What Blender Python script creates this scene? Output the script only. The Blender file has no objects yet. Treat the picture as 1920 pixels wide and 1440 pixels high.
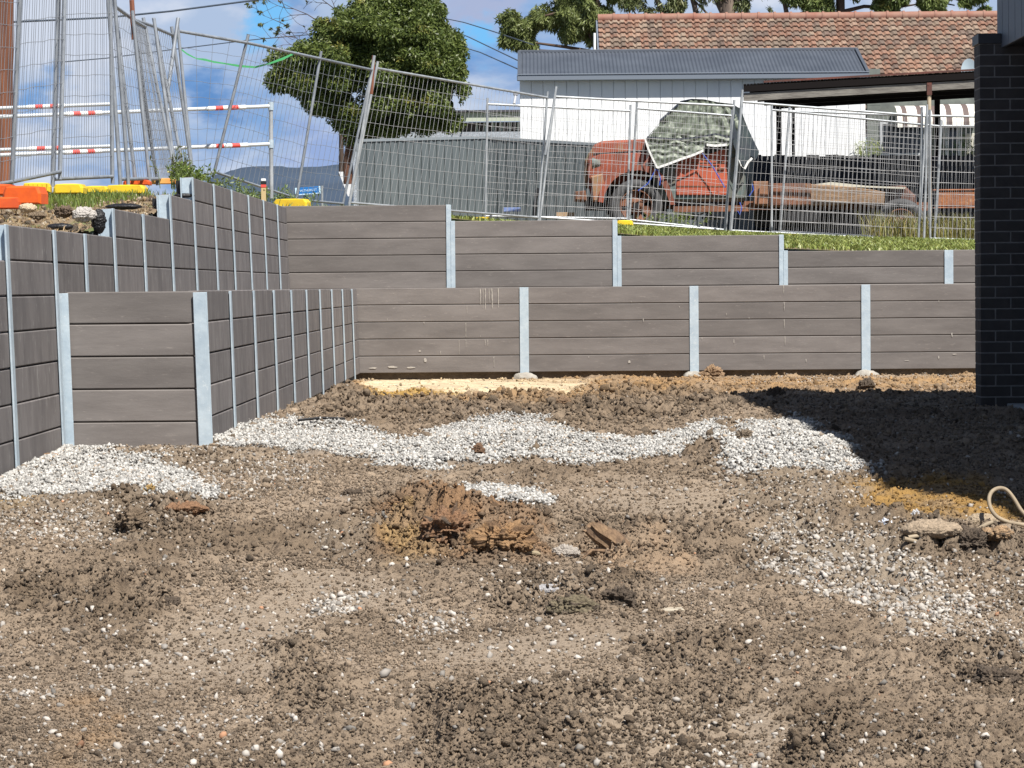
import bpy, math, random
import numpy as np
from mathutils import Vector, Matrix

random.seed(7)
rng = np.random.default_rng(7)
scene = bpy.context.scene
COL = scene.collection
R = math.radians

# ------------------------------------------------------------------ camera
EYE = Vector((0.0, 0.0, 1.06))
F = 6600.0
ROLL = R(0.45)
_a = 40 * math.cos(ROLL) + 183 * math.sin(ROLL)
_b = -40 * math.sin(ROLL) + 183 * math.cos(ROLL)
CM = (Matrix.Rotation(math.atan(_a / F), 3, 'Z') @ Matrix.Rotation(math.pi / 2 - math.atan(_b / F), 3, 'X')
      @ Matrix.Rotation(-ROLL, 3, 'Z'))
cam_data = bpy.data.cameras.new('camera')
cam = bpy.data.objects.new('camera', cam_data)
COL.objects.link(cam)
cam.matrix_world = Matrix.Translation(EYE) @ CM.to_4x4()
cam_data.sensor_width = 36.0
cam_data.lens = F / 1920 * 36.0
cam_data.clip_start = 0.5
cam_data.clip_end = 9000
scene.camera = cam

# ------------------------------------------------------------------ light
SUN_EL, SUN_AZ = 55.0, 29.0          # azimuth: degrees to the right of straight behind the camera
sd = Vector((math.sin(R(SUN_AZ)) * math.cos(R(SUN_EL)), -math.cos(R(SUN_AZ)) * math.cos(R(SUN_EL)), math.sin(R(SUN_EL))))
sun_data = bpy.data.lights.new('sun', 'SUN')
sun_data.energy = 5.0
sun_data.angle = R(0.53)
sun_data.color = (1.0, 0.955, 0.88)
sun = bpy.data.objects.new('sun', sun_data)
COL.objects.link(sun)
sun.rotation_euler = sd.to_track_quat('Z', 'Y').to_euler()
sun.location = (5, -10, 20)

world = bpy.data.worlds.new('World')
scene.world = world
world.use_nodes = True
nt = world.node_tree
nt.nodes.clear()
N = nt.nodes.new
Lk = nt.links.new
wout = N('ShaderNodeOutputWorld')
bg = N('ShaderNodeBackground')
bg.inputs['Strength'].default_value = 0.05
sky = N('ShaderNodeTexSky')
sky.sky_type = 'NISHITA'
sky.sun_disc = False
sky.sun_elevation = R(SUN_EL)
sky.sun_rotation = math.atan2(sd.x, sd.y)
sky.altitude = 50
tc = N('ShaderNodeTexCoord')


def wmix(fac, a, b):
    m = N('ShaderNodeMix')
    m.data_type = 'RGBA'
    for s, v in ((0, fac), (6, a), (7, b)):
        if hasattr(v, 'is_linked'):
            Lk(v, m.inputs[s])
        else:
            m.inputs[s].default_value = v
    return m.outputs[2]


def wmath(op, a, b=None, clamp=False):
    m = N('ShaderNodeMath')
    m.operation = op
    m.use_clamp = clamp
    for i, v in enumerate((a, b)):
        if v is None:
            continue
        if hasattr(v, 'is_linked'):
            Lk(v, m.inputs[i])
        else:
            m.inputs[i].default_value = v
    return m.outputs[0]


def wrange(v, a, b, smooth=True):
    m = N('ShaderNodeMapRange')
    m.interpolation_type = 'SMOOTHSTEP' if smooth else 'LINEAR'
    Lk(v, m.inputs[0])
    m.inputs[1].default_value = a
    m.inputs[2].default_value = b
    return m.outputs[0]


def wnoise(scale, det, sx=1.0, sz=1.0, off=0.0):
    mp = N('ShaderNodeMapping')
    mp.inputs['Scale'].default_value = (sx, 1, sz)
    mp.inputs['Location'].default_value = (off, off * .3, off * .7)
    Lk(tc.outputs['Generated'], mp.inputs[0])
    n = N('ShaderNodeTexNoise')
    n.inputs['Scale'].default_value = scale
    n.inputs['Detail'].default_value = det
    n.inputs['Roughness'].default_value = 0.55
    Lk(mp.outputs[0], n.inputs['Vector'])
    return n.outputs['Fac']


blue = (2.38, 4.90, 9.38, 1)
deep = (1.70, 3.74, 7.75, 1)
cyan = (2.58, 7.07, 12.24, 1)
cloudg = (5.58, 7.07, 9.66, 1)
cloudw = (8.57, 9.38, 11.02, 1)
sep = N('ShaderNodeSeparateXYZ')
Lk(tc.outputs['Generated'], sep.inputs[0])
n1 = wnoise(16, 6, 1.0, 2.6, 3.1)
n2 = wnoise(38, 5, 1.0, 2.0, 7.7)
n3 = wnoise(70, 6, 1.0, 1.7, 2.2)
cl = wrange(n1, 0.31, 0.55)
base = wmix(wrange(n2, 0.35, 0.65), blue, deep)
cc = wmix(wrange(n2, 0.38, 0.66), cloudg, cloudw)
low = wmix(cl, base, cc)


def spot(px, py, r0, r1):
    d = (CM @ Vector(((px - 960) / F, -(py - 720) / F, -1))).normalized()
    vm = N('ShaderNodeVectorMath')
    vm.operation = 'DISTANCE'
    Lk(tc.outputs['Generated'], vm.inputs[0])
    vm.inputs[1].default_value = d
    dist = wmath('ADD', vm.outputs['Value'], wmath('MULTIPLY', wmath('SUBTRACT', n3, 0.5), 0.034))
    m = N('ShaderNodeMapRange')
    m.interpolation_type = 'SMOOTHSTEP'
    Lk(dist, m.inputs[0])
    m.inputs[1].default_value = r0
    m.inputs[2].default_value = r1
    m.inputs[3].default_value = 1
    m.inputs[4].default_value = 0
    return m.outputs[0]


low = wmix(spot(120, 30, .010, .034), low, cloudw)
low = wmix(spot(400, 60, .006, .016), low, cloudg)
low = wmix(spot(640, 20, .002, .014), low, cloudg)
low = wmix(spot(900, 20, .004, .016), low, (5.2, 6.1, 8.8, 1))
low = wmix(spot(395, 165, .001, .010), low, deep)
low = wmix(spot(60, 190, .001, .012), low, blue)
low = wmix(spot(510, 38, .001, .0105), low, cyan)
low = wmix(spot(905, 75, .000, .009), low, cyan)
low = wmix(spot(600, 300, .004, .016), low, (4.08, 5.58, 9.38, 1))
high = wrange(sep.outputs['Z'], 0.095, 0.14)
Lk(wmix(high, low, sky.outputs[0]), bg.inputs['Color'])
Lk(bg.outputs[0], wout.inputs[0])

scene.view_settings.view_transform = 'Standard'
scene.view_settings.look = 'None'
scene.view_settings.exposure = 0.64
scene.view_settings.gamma = 1.0
scene.render.engine = 'CYCLES'
scene.cycles.max_bounces = 6


# ------------------------------------------------------------------ helpers
def P(px, py, Y):
    """World point seen at a pixel of the photograph, at distance Y."""
    d = CM @ Vector(((px - 960) / F, -(py - 720) / F, -1))
    return EYE + d * (Y / d.y)


CMI = np.array(CM.transposed())


def proj(X, Y, Z):
    x = CMI[0, 0] * X + CMI[0, 1] * Y + CMI[0, 2] * (Z - EYE.z)
    y = CMI[1, 0] * X + CMI[1, 1] * Y + CMI[1, 2] * (Z - EYE.z)
    z = CMI[2, 0] * X + CMI[2, 1] * Y + CMI[2, 2] * (Z - EYE.z)
    return 960 + F * x / -z, 720 - F * y / -z


_perm = rng.permutation(256)
_perm = np.concatenate([_perm, _perm, _perm])
_ga = rng.random(256) * 2 * np.pi
_gx, _gy = np.cos(_ga), np.sin(_ga)


def perlin(x, y):
    x = np.asarray(x, float)
    y = np.asarray(y, float)
    xi = np.floor(x).astype(int)
    yi = np.floor(y).astype(int)
    xf = x - xi
    yf = y - yi
    xi &= 255
    yi &= 255
    u = xf * xf * xf * (xf * (xf * 6 - 15) + 10)
    v = yf * yf * yf * (yf * (yf * 6 - 15) + 10)

    def g(ix, iy, dx, dy):
        h = _perm[_perm[ix & 255] + (iy & 255)]
        return _gx[h] * dx + _gy[h] * dy
    a = g(xi, yi, xf, yf)
    b = g(xi + 1, yi, xf - 1, yf)
    c = g(xi, yi + 1, xf, yf - 1)
    d = g(xi + 1, yi + 1, xf - 1, yf - 1)
    return (a + u * (b - a)) * (1 - v) + (c + u * (d - c)) * v


def fbm(x, y, s, octv=4, r=0.5):
    t = 0
    amp = 1
    for i in range(octv):
        t = t + amp * perlin(x * s + 17.3 * i, y * s + 9.1 * i)
        s *= 2.03
        amp *= r
    return t


def sstep(a, b, x):
    t = np.clip((x - a) / (b - a), 0, 1)
    return t * t * (3 - 2 * t)


def inpoly(u, v, pts, soft=14.0):
    """Soft membership of pixels (u,v) in a polygon: 1 inside fading over `soft` pixels."""
    u = np.asarray(u, float)
    v = np.asarray(v, float)
    ins = np.zeros(u.shape, bool)
    dist = np.full(u.shape, 1e9)
    n = len(pts)
    for i in range(n):
        x0, y0 = pts[i]
        x1, y1 = pts[(i + 1) % n]
        if y0 != y1:
            c = ((y0 > v) != (y1 > v)) & (u < (x1 - x0) * (v - y0) / (y1 - y0) + x0)
            ins ^= c
        ex, ey = x1 - x0, y1 - y0
        t = np.clip(((u - x0) * ex + (v - y0) * ey) / (ex * ex + ey * ey + 1e-9), 0, 1)
        dist = np.minimum(dist, np.hypot((u - x0 - t * ex), 1.8 * (v - y0 - t * ey)))
    s = np.where(ins, dist, -dist)
    return sstep(-soft, soft, s)


class MB:
    """Collects shapes and links them as one mesh object."""

    def __init__(self):
        self.v = []
        self.f = []
        self.m = []
        self.cur = 0

    def add(self, verts, faces):
        b = len(self.v)
        self.v += [tuple(p) for p in verts]
        self.f += [tuple(b + i for i in f) for f in faces]
        self.m += [self.cur] * len(faces)
        return self

    def box(self, lo, hi, bev=0.0, M=None):
        x0, y0, z0 = lo
        x1, y1, z1 = hi
        if bev <= 0:
            vs = [(x0, y0, z0), (x1, y0, z0), (x1, y1, z0), (x0, y1, z0), (x0, y0, z1), (x1, y0, z1), (x1, y1, z1), (x0, y1, z1)]
            fs = [(0, 3, 2, 1), (4, 5, 6, 7), (0, 1, 5, 4), (1, 2, 6, 5), (2, 3, 7, 6), (3, 0, 4, 7)]
        else:
            b = min(bev, (x1 - x0) * .45, (y1 - y0) * .45, (z1 - z0) * .45)
            vs = []
            idx = {}
            for sx in (0, 1):
                for sy in (0, 1):
                    for sz in (0, 1):
                        cx, cy, cz = (x0, x1)[sx], (y0, y1)[sy], (z0, z1)[sz]
                        dx, dy, dz = (b, -b)[sx], (b, -b)[sy], (b, -b)[sz]
                        idx[sx, sy, sz, 0] = len(vs); vs.append((cx, cy + dy, cz + dz))
                        idx[sx, sy, sz, 1] = len(vs); vs.append((cx + dx, cy, cz + dz))
                        idx[sx, sy, sz, 2] = len(vs); vs.append((cx + dx, cy + dy, cz))
            fs = []
            o4 = [(0, 0), (1, 0), (1, 1), (0, 1)]
            for ax in range(3):
                for s in (0, 1):
                    ks = []
                    for (p, q) in o4:
                        k = [p, q]
                        k.insert(ax, s)
                        ks.append(idx[k[0], k[1], k[2], ax])
                    fs.append(ks)
            for ax in range(3):
                o = [i for i in range(3) if i != ax]
                for (p, q) in o4:
                    k0 = [p, q]; k0.insert(ax, 0)
                    k1 = [p, q]; k1.insert(ax, 1)
                    fs.append((idx[(*k0, o[0])], idx[(*k1, o[0])], idx[(*k1, o[1])], idx[(*k0, o[1])]))
            for c in [(a, bb, c) for a in (0, 1) for bb in (0, 1) for c in (0, 1)]:
                fs.append((idx[(*c, 0)], idx[(*c, 1)], idx[(*c, 2)]))
        if M is not None:
            vs = [M @ Vector(p) for p in vs]
        return self.add(vs, fs)

    def tube(self, pts, r, n=8, cap=True, closed=False):
        pts = [Vector(p) for p in pts]
        if not hasattr(r, '__len__'):
            r = [r] * len(pts)
        b = len(self.v)
        prev = None
        for i, p in enumerate(pts):
            if closed:
                t = (pts[(i + 1) % len(pts)] - pts[i - 1]).normalized()
            else:
                t = (pts[min(i + 1, len(pts) - 1)] - pts[max(i - 1, 0)]).normalized()
            if prev is None:
                a = Vector((0, 0, 1)) if abs(t.z) < .9 else Vector((1, 0, 0))
                u = t.cross(a).normalized()
            else:
                u = (prev - t * prev.dot(t)).normalized()
            prev = u
            w = t.cross(u)
            for k in range(n):
                an = 2 * math.pi * k / n
                self.v.append(tuple(p + (u * math.cos(an) + w * math.sin(an)) * r[i]))
        m = len(pts)
        for i in range(m if closed else m - 1):
            j = (i + 1) % m
            for k in range(n):
                self.f.append((b + i * n + k, b + i * n + (k + 1) % n, b + j * n + (k + 1) % n, b + j * n + k))
                self.m.append(self.cur)
        if cap and not closed:
            c0 = len(self.v)
            self.v += self.v[b:b + n] + self.v[b + (m - 1) * n:b + m * n]
            self.f.append(tuple(c0 + k for k in range(n))); self.m.append(self.cur)
            self.f.append(tuple(c0 + n + k for k in range(n))); self.m.append(self.cur)
        return self

    def prism(self, poly, d, axis='y', off=0.0, bev=0.0):
        """poly: list of (x,z); extruded along y from off to off+d."""
        n = len(poly)
        if bev:
            cx = sum(p[0] for p in poly) / n
            cz = sum(p[1] for p in poly) / n
            ins = []
            for (x, z) in poly:
                v = Vector((cx - x, cz - z))
                v = v.normalized() * bev if v.length > 0 else v
                ins.append((x + v.x, z + v.y))
            rings = [(ins, off), (poly, off + bev), (poly, off + d - bev), (ins, off + d)]
        else:
            rings = [(poly, off), (poly, off + d)]
        vs = []
        for ring, y in rings:
            vs += [(x, y, z) for (x, z) in ring]
        fs = [tuple(range(n))[::-1], tuple((len(rings) - 1) * n + i for i in range(n))]
        for r_ in range(len(rings) - 1):
            for i in range(n):
                fs.append((r_ * n + i, r_ * n + (i + 1) % n, (r_ + 1) * n + (i + 1) % n, (r_ + 1) * n + i))
        return self.add(vs, fs)

    def cyl(self, c, axis, r, h, n=24, r2=None):
        c = Vector(c); axis = Vector(axis).normalized()
        return self.tube([c - axis * h / 2, c + axis * h / 2], [r, r if r2 is None else r2], n)

    def build(self, name, mat, parent=None, smooth=False, recalc=True):
        me = bpy.data.meshes.new(name)
        me.from_pydata(self.v, [], self.f)
        if recalc:
            import bmesh
            bm = bmesh.new()
            bm.from_mesh(me)
            bmesh.ops.recalc_face_normals(bm, faces=bm.faces)
            bm.to_mesh(me)
            bm.free()
        mats = mat if isinstance(mat, (list, tuple)) else [mat]
        for m in mats:
            me.materials.append(m)
        if len(mats) > 1:
            me.polygons.foreach_set('material_index', self.m)
        if smooth:
            me.polygons.foreach_set('use_smooth', [len(p.vertices) <= 4 for p in me.polygons])
        o = bpy.data.objects.new(name, me)
        COL.objects.link(o)
        if parent is not None:
            o.parent = parent
        return o


def npmesh(name, V, Fc, mat, parent=None, smooth=False, col=None, k=4):
    """Fast mesh from arrays: V (n,3), Fc (m,k)."""
    me = bpy.data.meshes.new(name)
    V = np.asarray(V, np.float32)
    Fc = np.asarray(Fc, np.int32)
    me.vertices.add(len(V))
    me.vertices.foreach_set('co', V.ravel())
    me.loops.add(Fc.size)
    me.polygons.add(len(Fc))
    me.polygons.foreach_set('loop_start', np.arange(0, Fc.size, Fc.shape[1], dtype=np.int32))
    me.loops.foreach_set('vertex_index', Fc.ravel())
    if smooth:
        me.polygons.foreach_set('use_smooth', np.ones(len(Fc), bool))
    me.update(calc_edges=True)
    if col is not None:
        at = me.color_attributes.new('Col', 'FLOAT_COLOR', 'POINT')
        c4 = np.ones((len(V), 4), np.float32)
        c4[:, :3] = col
        at.data.foreach_set('color', c4.ravel())
    me.materials.append(mat)
    o = bpy.data.objects.new(name, me)
    COL.objects.link(o)
    if parent is not None:
        o.parent = parent
    return o


def tag(o, label=None, cat=None, group=None, kind=None):
    if label: o['label'] = label
    if cat: o['category'] = cat
    if group: o['group'] = group
    if kind: o['kind'] = kind
    return o


def thing(name, label, cat, loc=(0, 0, 0), group=None, M=None):
    o = bpy.data.objects.new(name, None)
    COL.objects.link(o)
    o.empty_display_size = 0.2
    if M is not None:
        o.matrix_world = M
    else:
        o.location = loc
    return tag(o, label, cat, group)


def wchild(o, root):
    """o has world-space mesh: parent it without moving it."""
    o.parent = root
    o.matrix_parent_inverse = root.matrix_basis.inverted()
    return o


def mat(name, c, rough=0.8, c2=None, scale=5.0, det=6, stretch=(1, 1, 1), bump=0.0, bscale=None, metal=0.0,
        c3=None, s3=40.0, f3=0.5, attr=False, randv=0.0, lo=.35, hi=.65, bdist=0.02, spec=None, transl=0.0, coords='Object'):
    m = bpy.data.materials.new(name)
    m.use_nodes = True
    t = m.node_tree
    nd, lk = t.nodes, t.links
    b = nd['Principled BSDF']
    b.inputs['Roughness'].default_value = rough
    b.inputs['Metallic'].default_value = metal
    if spec is not None:
        b.inputs['Specular IOR Level'].default_value = spec
    co = nd.new('ShaderNodeTexCoord')
    mp = nd.new('ShaderNodeMapping')
    mp.inputs['Scale'].default_value = stretch
    lk.new(co.outputs[coords], mp.inputs[0])
    oi = nd.new('ShaderNodeObjectInfo')
    if randv or c2:
        vm = nd.new('ShaderNodeVectorMath')
        vm.operation = 'SCALE'
        vm.inputs[3].default_value = 37.0
        cx = nd.new('ShaderNodeCombineXYZ')
        for i in range(3):
            lk.new(oi.outputs['Random'], cx.inputs[i])
        lk.new(cx.outputs[0], vm.inputs[0])
        ad = nd.new('ShaderNodeVectorMath')
        ad.operation = 'ADD'
        lk.new(mp.outputs[0], ad.inputs[0])
        lk.new(vm.outputs[0], ad.inputs[1])
        vec = ad.outputs[0]
    else:
        vec = mp.outputs[0]

    def noise(s, d=6, r=.6):
        n = nd.new('ShaderNodeTexNoise')
        n.inputs['Scale'].default_value = s
        n.inputs['Detail'].default_value = d
        n.inputs['Roughness'].default_value = r
        lk.new(vec, n.inputs['Vector'])
        return n.outputs['Fac']

    def rng_(v, a, bb):
        r = nd.new('ShaderNodeMapRange')
        lk.new(v, r.inputs[0])
        r.inputs[1].default_value = a
        r.inputs[2].default_value = bb
        return r.outputs[0]

    def mix(f, a, bb, bt='MIX'):
        x = nd.new('ShaderNodeMix')
        x.data_type = 'RGBA'
        x.blend_type = bt
        for s, v in ((0, f), (6, a), (7, bb)):
            if hasattr(v, 'is_linked'):
                lk.new(v, x.inputs[s])
            elif s == 0:
                x.inputs[s].default_value = v
            else:
                x.inputs[s].default_value = (*v, 1) if len(v) == 3 else v
        return x.outputs[2]
    cur = c
    if attr:
        an = nd.new('ShaderNodeVertexColor')
        an.layer_name = 'Col'
        cur = an.outputs[0]
    if c2:
        cur = mix(rng_(noise(scale, det), lo, hi), cur, c2)
    if c3:
        cur = mix(rng_(noise(s3, 5, .7), 1 - f3, min(1, 1.15 - f3)), cur, c3)
    if randv:
        r = nd.new('ShaderNodeMapRange')
        lk.new(oi.outputs['Random'], r.inputs[0])
        r.inputs[3].default_value = 1 - randv
        r.inputs[4].default_value = 1 + randv
        hsv = nd.new('ShaderNodeHueSaturation')
        lk.new(r.outputs[0], hsv.inputs['Value'])
        if hasattr(cur, 'is_linked'):
            lk.new(cur, hsv.inputs['Color'])
        else:
            hsv.inputs['Color'].default_value = (*cur, 1)
        cur = hsv.outputs[0]
    if hasattr(cur, 'is_linked'):
        lk.new(cur, b.inputs['Base Color'])
    else:
        b.inputs['Base Color'].default_value = (*cur, 1)
    if bump:
        bn = nd.new('ShaderNodeBump')
        bn.inputs['Strength'].default_value = bump
        bn.inputs['Distance'].default_value = bdist
        lk.new(noise(bscale or scale * 3, 8, .65), bn.inputs['Height'])
        lk.new(bn.outputs[0], b.inputs['Normal'])
    if transl:
        ts = nd.new('ShaderNodeBsdfTranslucent')
        if hasattr(cur, 'is_linked'):
            lk.new(cur, ts.inputs['Color'])
        else:
            ts.inputs['Color'].default_value = (*cur, 1)
        ms = nd.new('ShaderNodeMixShader')
        ms.inputs[0].default_value = transl
        lk.new(b.outputs[0], ms.inputs[1])
        lk.new(ts.outputs[0], ms.inputs[2])
        lk.new(ms.outputs[0], nd['Material Output'].inputs[0])
    return m


# sRGB 0..255 to linear
def L(r, g, b):
    return tuple((c / 255 / 12.92) if c / 255 <= .04045 else (((c / 255) + .055) / 1.055) ** 2.4 for c in (r, g, b))


# ------------------------------------------------------------------ materials
M_sleeper = mat('charcoal_concrete', (0.172, 0.156, 0.149), .85, (0.128, 0.115, 0.110), 1.7, 7, (1.0, 1, 4.5), bump=.35, bscale=6,
                c3=(0.24, 0.215, 0.20), s3=11, f3=.40, randv=.14, bdist=.006)
M_sleeper_side = mat('charcoal_concrete_streaked', (0.178, 0.163, 0.161), .85, (0.112, 0.102, 0.103), 2.4, 8, (2.4, 1, .8), bump=.3, bscale=6,
                     c3=(0.30, 0.29, 0.28), s3=9, f3=.42, randv=.14, bdist=.006)
M_galv = mat('galvanised_steel', (0.46, 0.54, 0.60), .55, (0.36, 0.44, 0.51), 9, 5, bump=.12, bscale=40, metal=.15, c3=(.62, .66, .68), s3=25, f3=.4)
M_galv_pipe = mat('galvanised_pipe', (0.44, 0.46, 0.48), .45, (0.28, 0.30, 0.32), 6, 5, metal=.25, randv=.15)
M_wire = mat('galvanised_wire', (0.46, 0.46, 0.47), .5, metal=.2, randv=.12)
M_wire_dull = mat('weathered_wire', (0.24, 0.26, 0.29), .6, metal=.2, randv=.12)
M_pipe_dull = mat('weathered_pipe', (0.30, 0.33, 0.37), .55, (0.20, 0.22, 0.25), 6, 5, metal=.2, randv=.15)
M_soil = mat('shade_specked_soil', (1, 1, 1), .95, None, attr=True, bump=1.0, bscale=70, bdist=.02, c3=(0.070, 0.049, 0.033), s3=40, f3=.44)  # dark noise specks are painted shade for the crevices
M_clod = mat('soil_clod', (1, 1, 1), .95, None, attr=True, bump=1.0, bscale=130, bdist=.012, c3=(.075, .052, .034), s3=70, f3=.36)  # dark flecks paint shade between crumbs into the colour
M_stone = mat('crushed_stone', (1, 1, 1), .85, None, attr=True, bump=.3, bscale=80, bdist=.003)
M_dark = mat('black_plastic', (0.012, 0.012, 0.014), .5, bump=.4, bscale=14)
M_leaf = mat('leaf', (1, 1, 1), .45, None, attr=True, transl=.25, spec=.4)
M_bark = mat('bark', (0.10, 0.065, 0.045), .9, (0.05, 0.035, 0.028), 3, 6, (1, 1, .3), bump=.6)
M_orange = mat('orange_plastic', L(225, 95, 25), .5, L(190, 75, 30), 4, 5, bump=.2)
M_yellow = mat('yellow_plastic', L(228, 200, 40), .5, L(205, 170, 50), 4, 5, bump=.2)
M_white_p = mat('white_paint', (0.78, 0.79, 0.80), .5)
M_red_p = mat('red_band', L(212, 78, 70), .5)


# ------------------------------------------------------------------ site ground
def base_z(Y):
    return np.interp(Y, [0, 6, 8, 10, 14, 18, 22, 27, 33, 36, 43], [-.62, -.45, -.34, -.24, -.09, .03, .10, .09, .03, 0.005, 0.0])


G_A = [(-80, 905), (60, 850), (130, 836), (235, 832), (205, 858), (325, 880), (425, 932), (350, 942), (235, 936), (150, 925), (40, 934), (-80, 935)]
G_B = [(395, 828), (440, 800), (540, 788), (645, 800), (700, 815), (770, 830), (880, 788), (1010, 784), (1070, 815), (1200, 832), (1300, 800),
       (1350, 790), (1330, 850), (1150, 866), (1000, 862), (850, 882), (720, 872), (640, 848), (540, 846), (400, 832)]
G_C = [(1305, 832), (1400, 800), (1490, 782), (1580, 828), (1605, 868), (1650, 884), (1500, 892), (1385, 890), (1328, 862)]
G_D = [(880, 922), (930, 914), (1010, 924), (1032, 940), (950, 946), (878, 936)]
G_N = [(235, 838), (400, 838), (560, 850), (620, 880), (480, 930), (430, 930), (330, 880), (210, 860)]
G_O = [(1330, 880), (1650, 888), (1610, 960), (1400, 970)]
G_E = [(1395, 1010), (1480, 965), (1590, 1000), (1760, 1080), (1870, 1160), (1700, 1170), (1560, 1120), (1400, 1060)]
G_F = [(565, 1000), (690, 990), (700, 1030), (600, 1040)]
G_H = [(740, 1150), (860, 1155), (850, 1190), (770, 1180)]
G_I = [(970, 1090), (1120, 1095), (1110, 1130), (980, 1122)]
G_J = [(590, 1110), (650, 1120), (650, 1165), (600, 1160)]
G_K = [(1380, 698), (1790, 692), (1790, 712), (1500, 716), (1400, 712)]
G_L = [(-80, 930), (230, 940), (420, 950), (250, 1010), (-80, 1010)]
G_M = [(1600, 960), (1950, 1000), (1950, 1300), (1700, 1200)]
CREAM = [(680, 714), (760, 708), (900, 711), (1110, 718), (1090, 740), (900, 747), (710, 741)]
TAN = [(640, 712), (800, 702), (1300, 704), (1860, 704), (1860, 732), (1350, 738), (1050, 760), (700, 750)]
REDB = [(690, 960), (790, 925), (880, 935), (1010, 980), (1030, 1040), (900, 1055), (720, 1045)]
OCH = [(1590, 925), (1660, 900), (1840, 905), (1900, 935), (1940, 980), (1700, 975), (1600, 950)]
OCH2 = [(-60, 915), (50, 912), (70, 935), (30, 950), (-60, 950)]
OCHL = [(700, 1010), (760, 995), (830, 1040), (760, 1060)]
SMOOTH = [(260, 1190), (520, 1070), (700, 1060), (760, 1120), (620, 1180), (480, 1270), (250, 1290)]
SMOOTH2 = [(820, 1190), (1150, 1190), (1250, 1240), (960, 1270), (840, 1240)]
SMOOTH3 = [(1150, 900), (1330, 900), (1420, 970), (1200, 970), (1050, 930)]
SMOOTH4 = [(1080, 1300), (1500, 1330), (1450, 1460), (1150, 1460)]
ROUGH = [(880, 1270), (1400, 1280), (1350, 1460), (800, 1460)]
ROUGH2 = [(1000, 740), (1330, 740), (1330, 790), (1100, 800), (700, 790), (640, 750)]
CLUMPS = [[(215, 940), (300, 935), (400, 945), (395, 985), (300, 1015), (225, 1000)], [(690, 950), (800, 920), (900, 945), (1015, 975), (1035, 1045), (880, 1060), (700, 1040)],
          [(930, 1085), (1000, 1060), (1210, 1090), (1230, 1160), (1050, 1170), (900, 1150)], [(880, 738), (1330, 735), (1340, 775), (1100, 795), (900, 775)],
          [(1290, 815), (1360, 808), (1380, 850), (1330, 880), (1290, 860)], [(800, 1290), (1100, 1270), (1400, 1300), (1330, 1440), (820, 1440)],
          [(1690, 990), (1900, 1010), (1900, 1060), (1700, 1050)], [(500, 1200), (600, 1180), (640, 1330), (520, 1350)], [(1750, 1220), (1930, 1220), (1930, 1310), (1760, 1290)],
          [(40, 1080), (330, 1090), (300, 1150), (60, 1140)], [(1090, 975), (1340, 985), (1330, 1050), (1100, 1050)], [(640, 735), (900, 745), (860, 790), (600, 775)],
          [(1480, 1330), (1600, 1330), (1620, 1440), (1480, 1440)], [(1180, 1200), (1420, 1180), (1400, 1250), (1200, 1260)]]


def clumps(u, v):
    return np.maximum.reduce([inpoly(u, v, p, 30) for p in CLUMPS])


MOUNDS = [  # px, py, radius px, height m
    (1470, 835, 150, .15), (1345, 850, 50, .12), (850, 985, 130, .11), (960, 1015, 80, .09), (1200, 1030, 60, .03), (310, 970, 90, .08),
    (1790, 925, 110, .06), (1110, 1125, 130, .08), (1640, 725, 60, .07), (1480, 735, 60, .05), (960, 750, 90, .05), (1150, 748, 120, .06),
    (1850, 1255, 110, .04), (900, 1380, 130, .03), (560, 1300, 110, .03), (700, 700, 50, .07), (660, 730, 40, .06),
    (220, 880, 150, .015), (980, 820, 140, .025), (1330, 1130, 130, .025), (1560, 1400, 60, .04)]
_mw = []
for (px, py, r, h) in MOUNDS:
    Yg = 20.0
    for _ in range(12):
        c = P(px, py, Yg)
        d = CM @ Vector(((px - 960) / F, -(py - 720) / F, -1))
        Yg = (float(base_z(Yg)) + h * .5 - EYE.z) / (d.z / d.y)
        Yg = max(5, min(42, Yg))
    _mw.append((d.x / d.y * Yg, Yg, r / (F / Yg), h))


def masks(X, Y):
    u, v = proj(X, Y, base_z(Y))
    wob = fbm(X, Y, 1.3, 4)
    wob2 = fbm(X + 31, Y + 11, 1.3, 4)
    sc = np.clip(F / Y / 300, .5, 2.6)
    u2, v2 = u + wob * 42 * sc, v + wob2 * 13 * sc
    g = inpoly(u2, v2, G_A, 20)
    for p in (G_B, G_C, G_D):
        g = np.maximum(g, inpoly(u2, v2, p, 16))
    e = inpoly(u2, v2, G_E, 34) * 1.0
    for p, k in ((G_F, .6), (G_H, .55), (G_I, .7), (G_J, .7), (G_K, .75), (G_L, .5), (G_M, .22), (G_N, .5), (G_O, .5)):
        e = np.maximum(e, inpoly(u2, v2, p, 26) * k)
    return u2, v2, g, e


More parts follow.
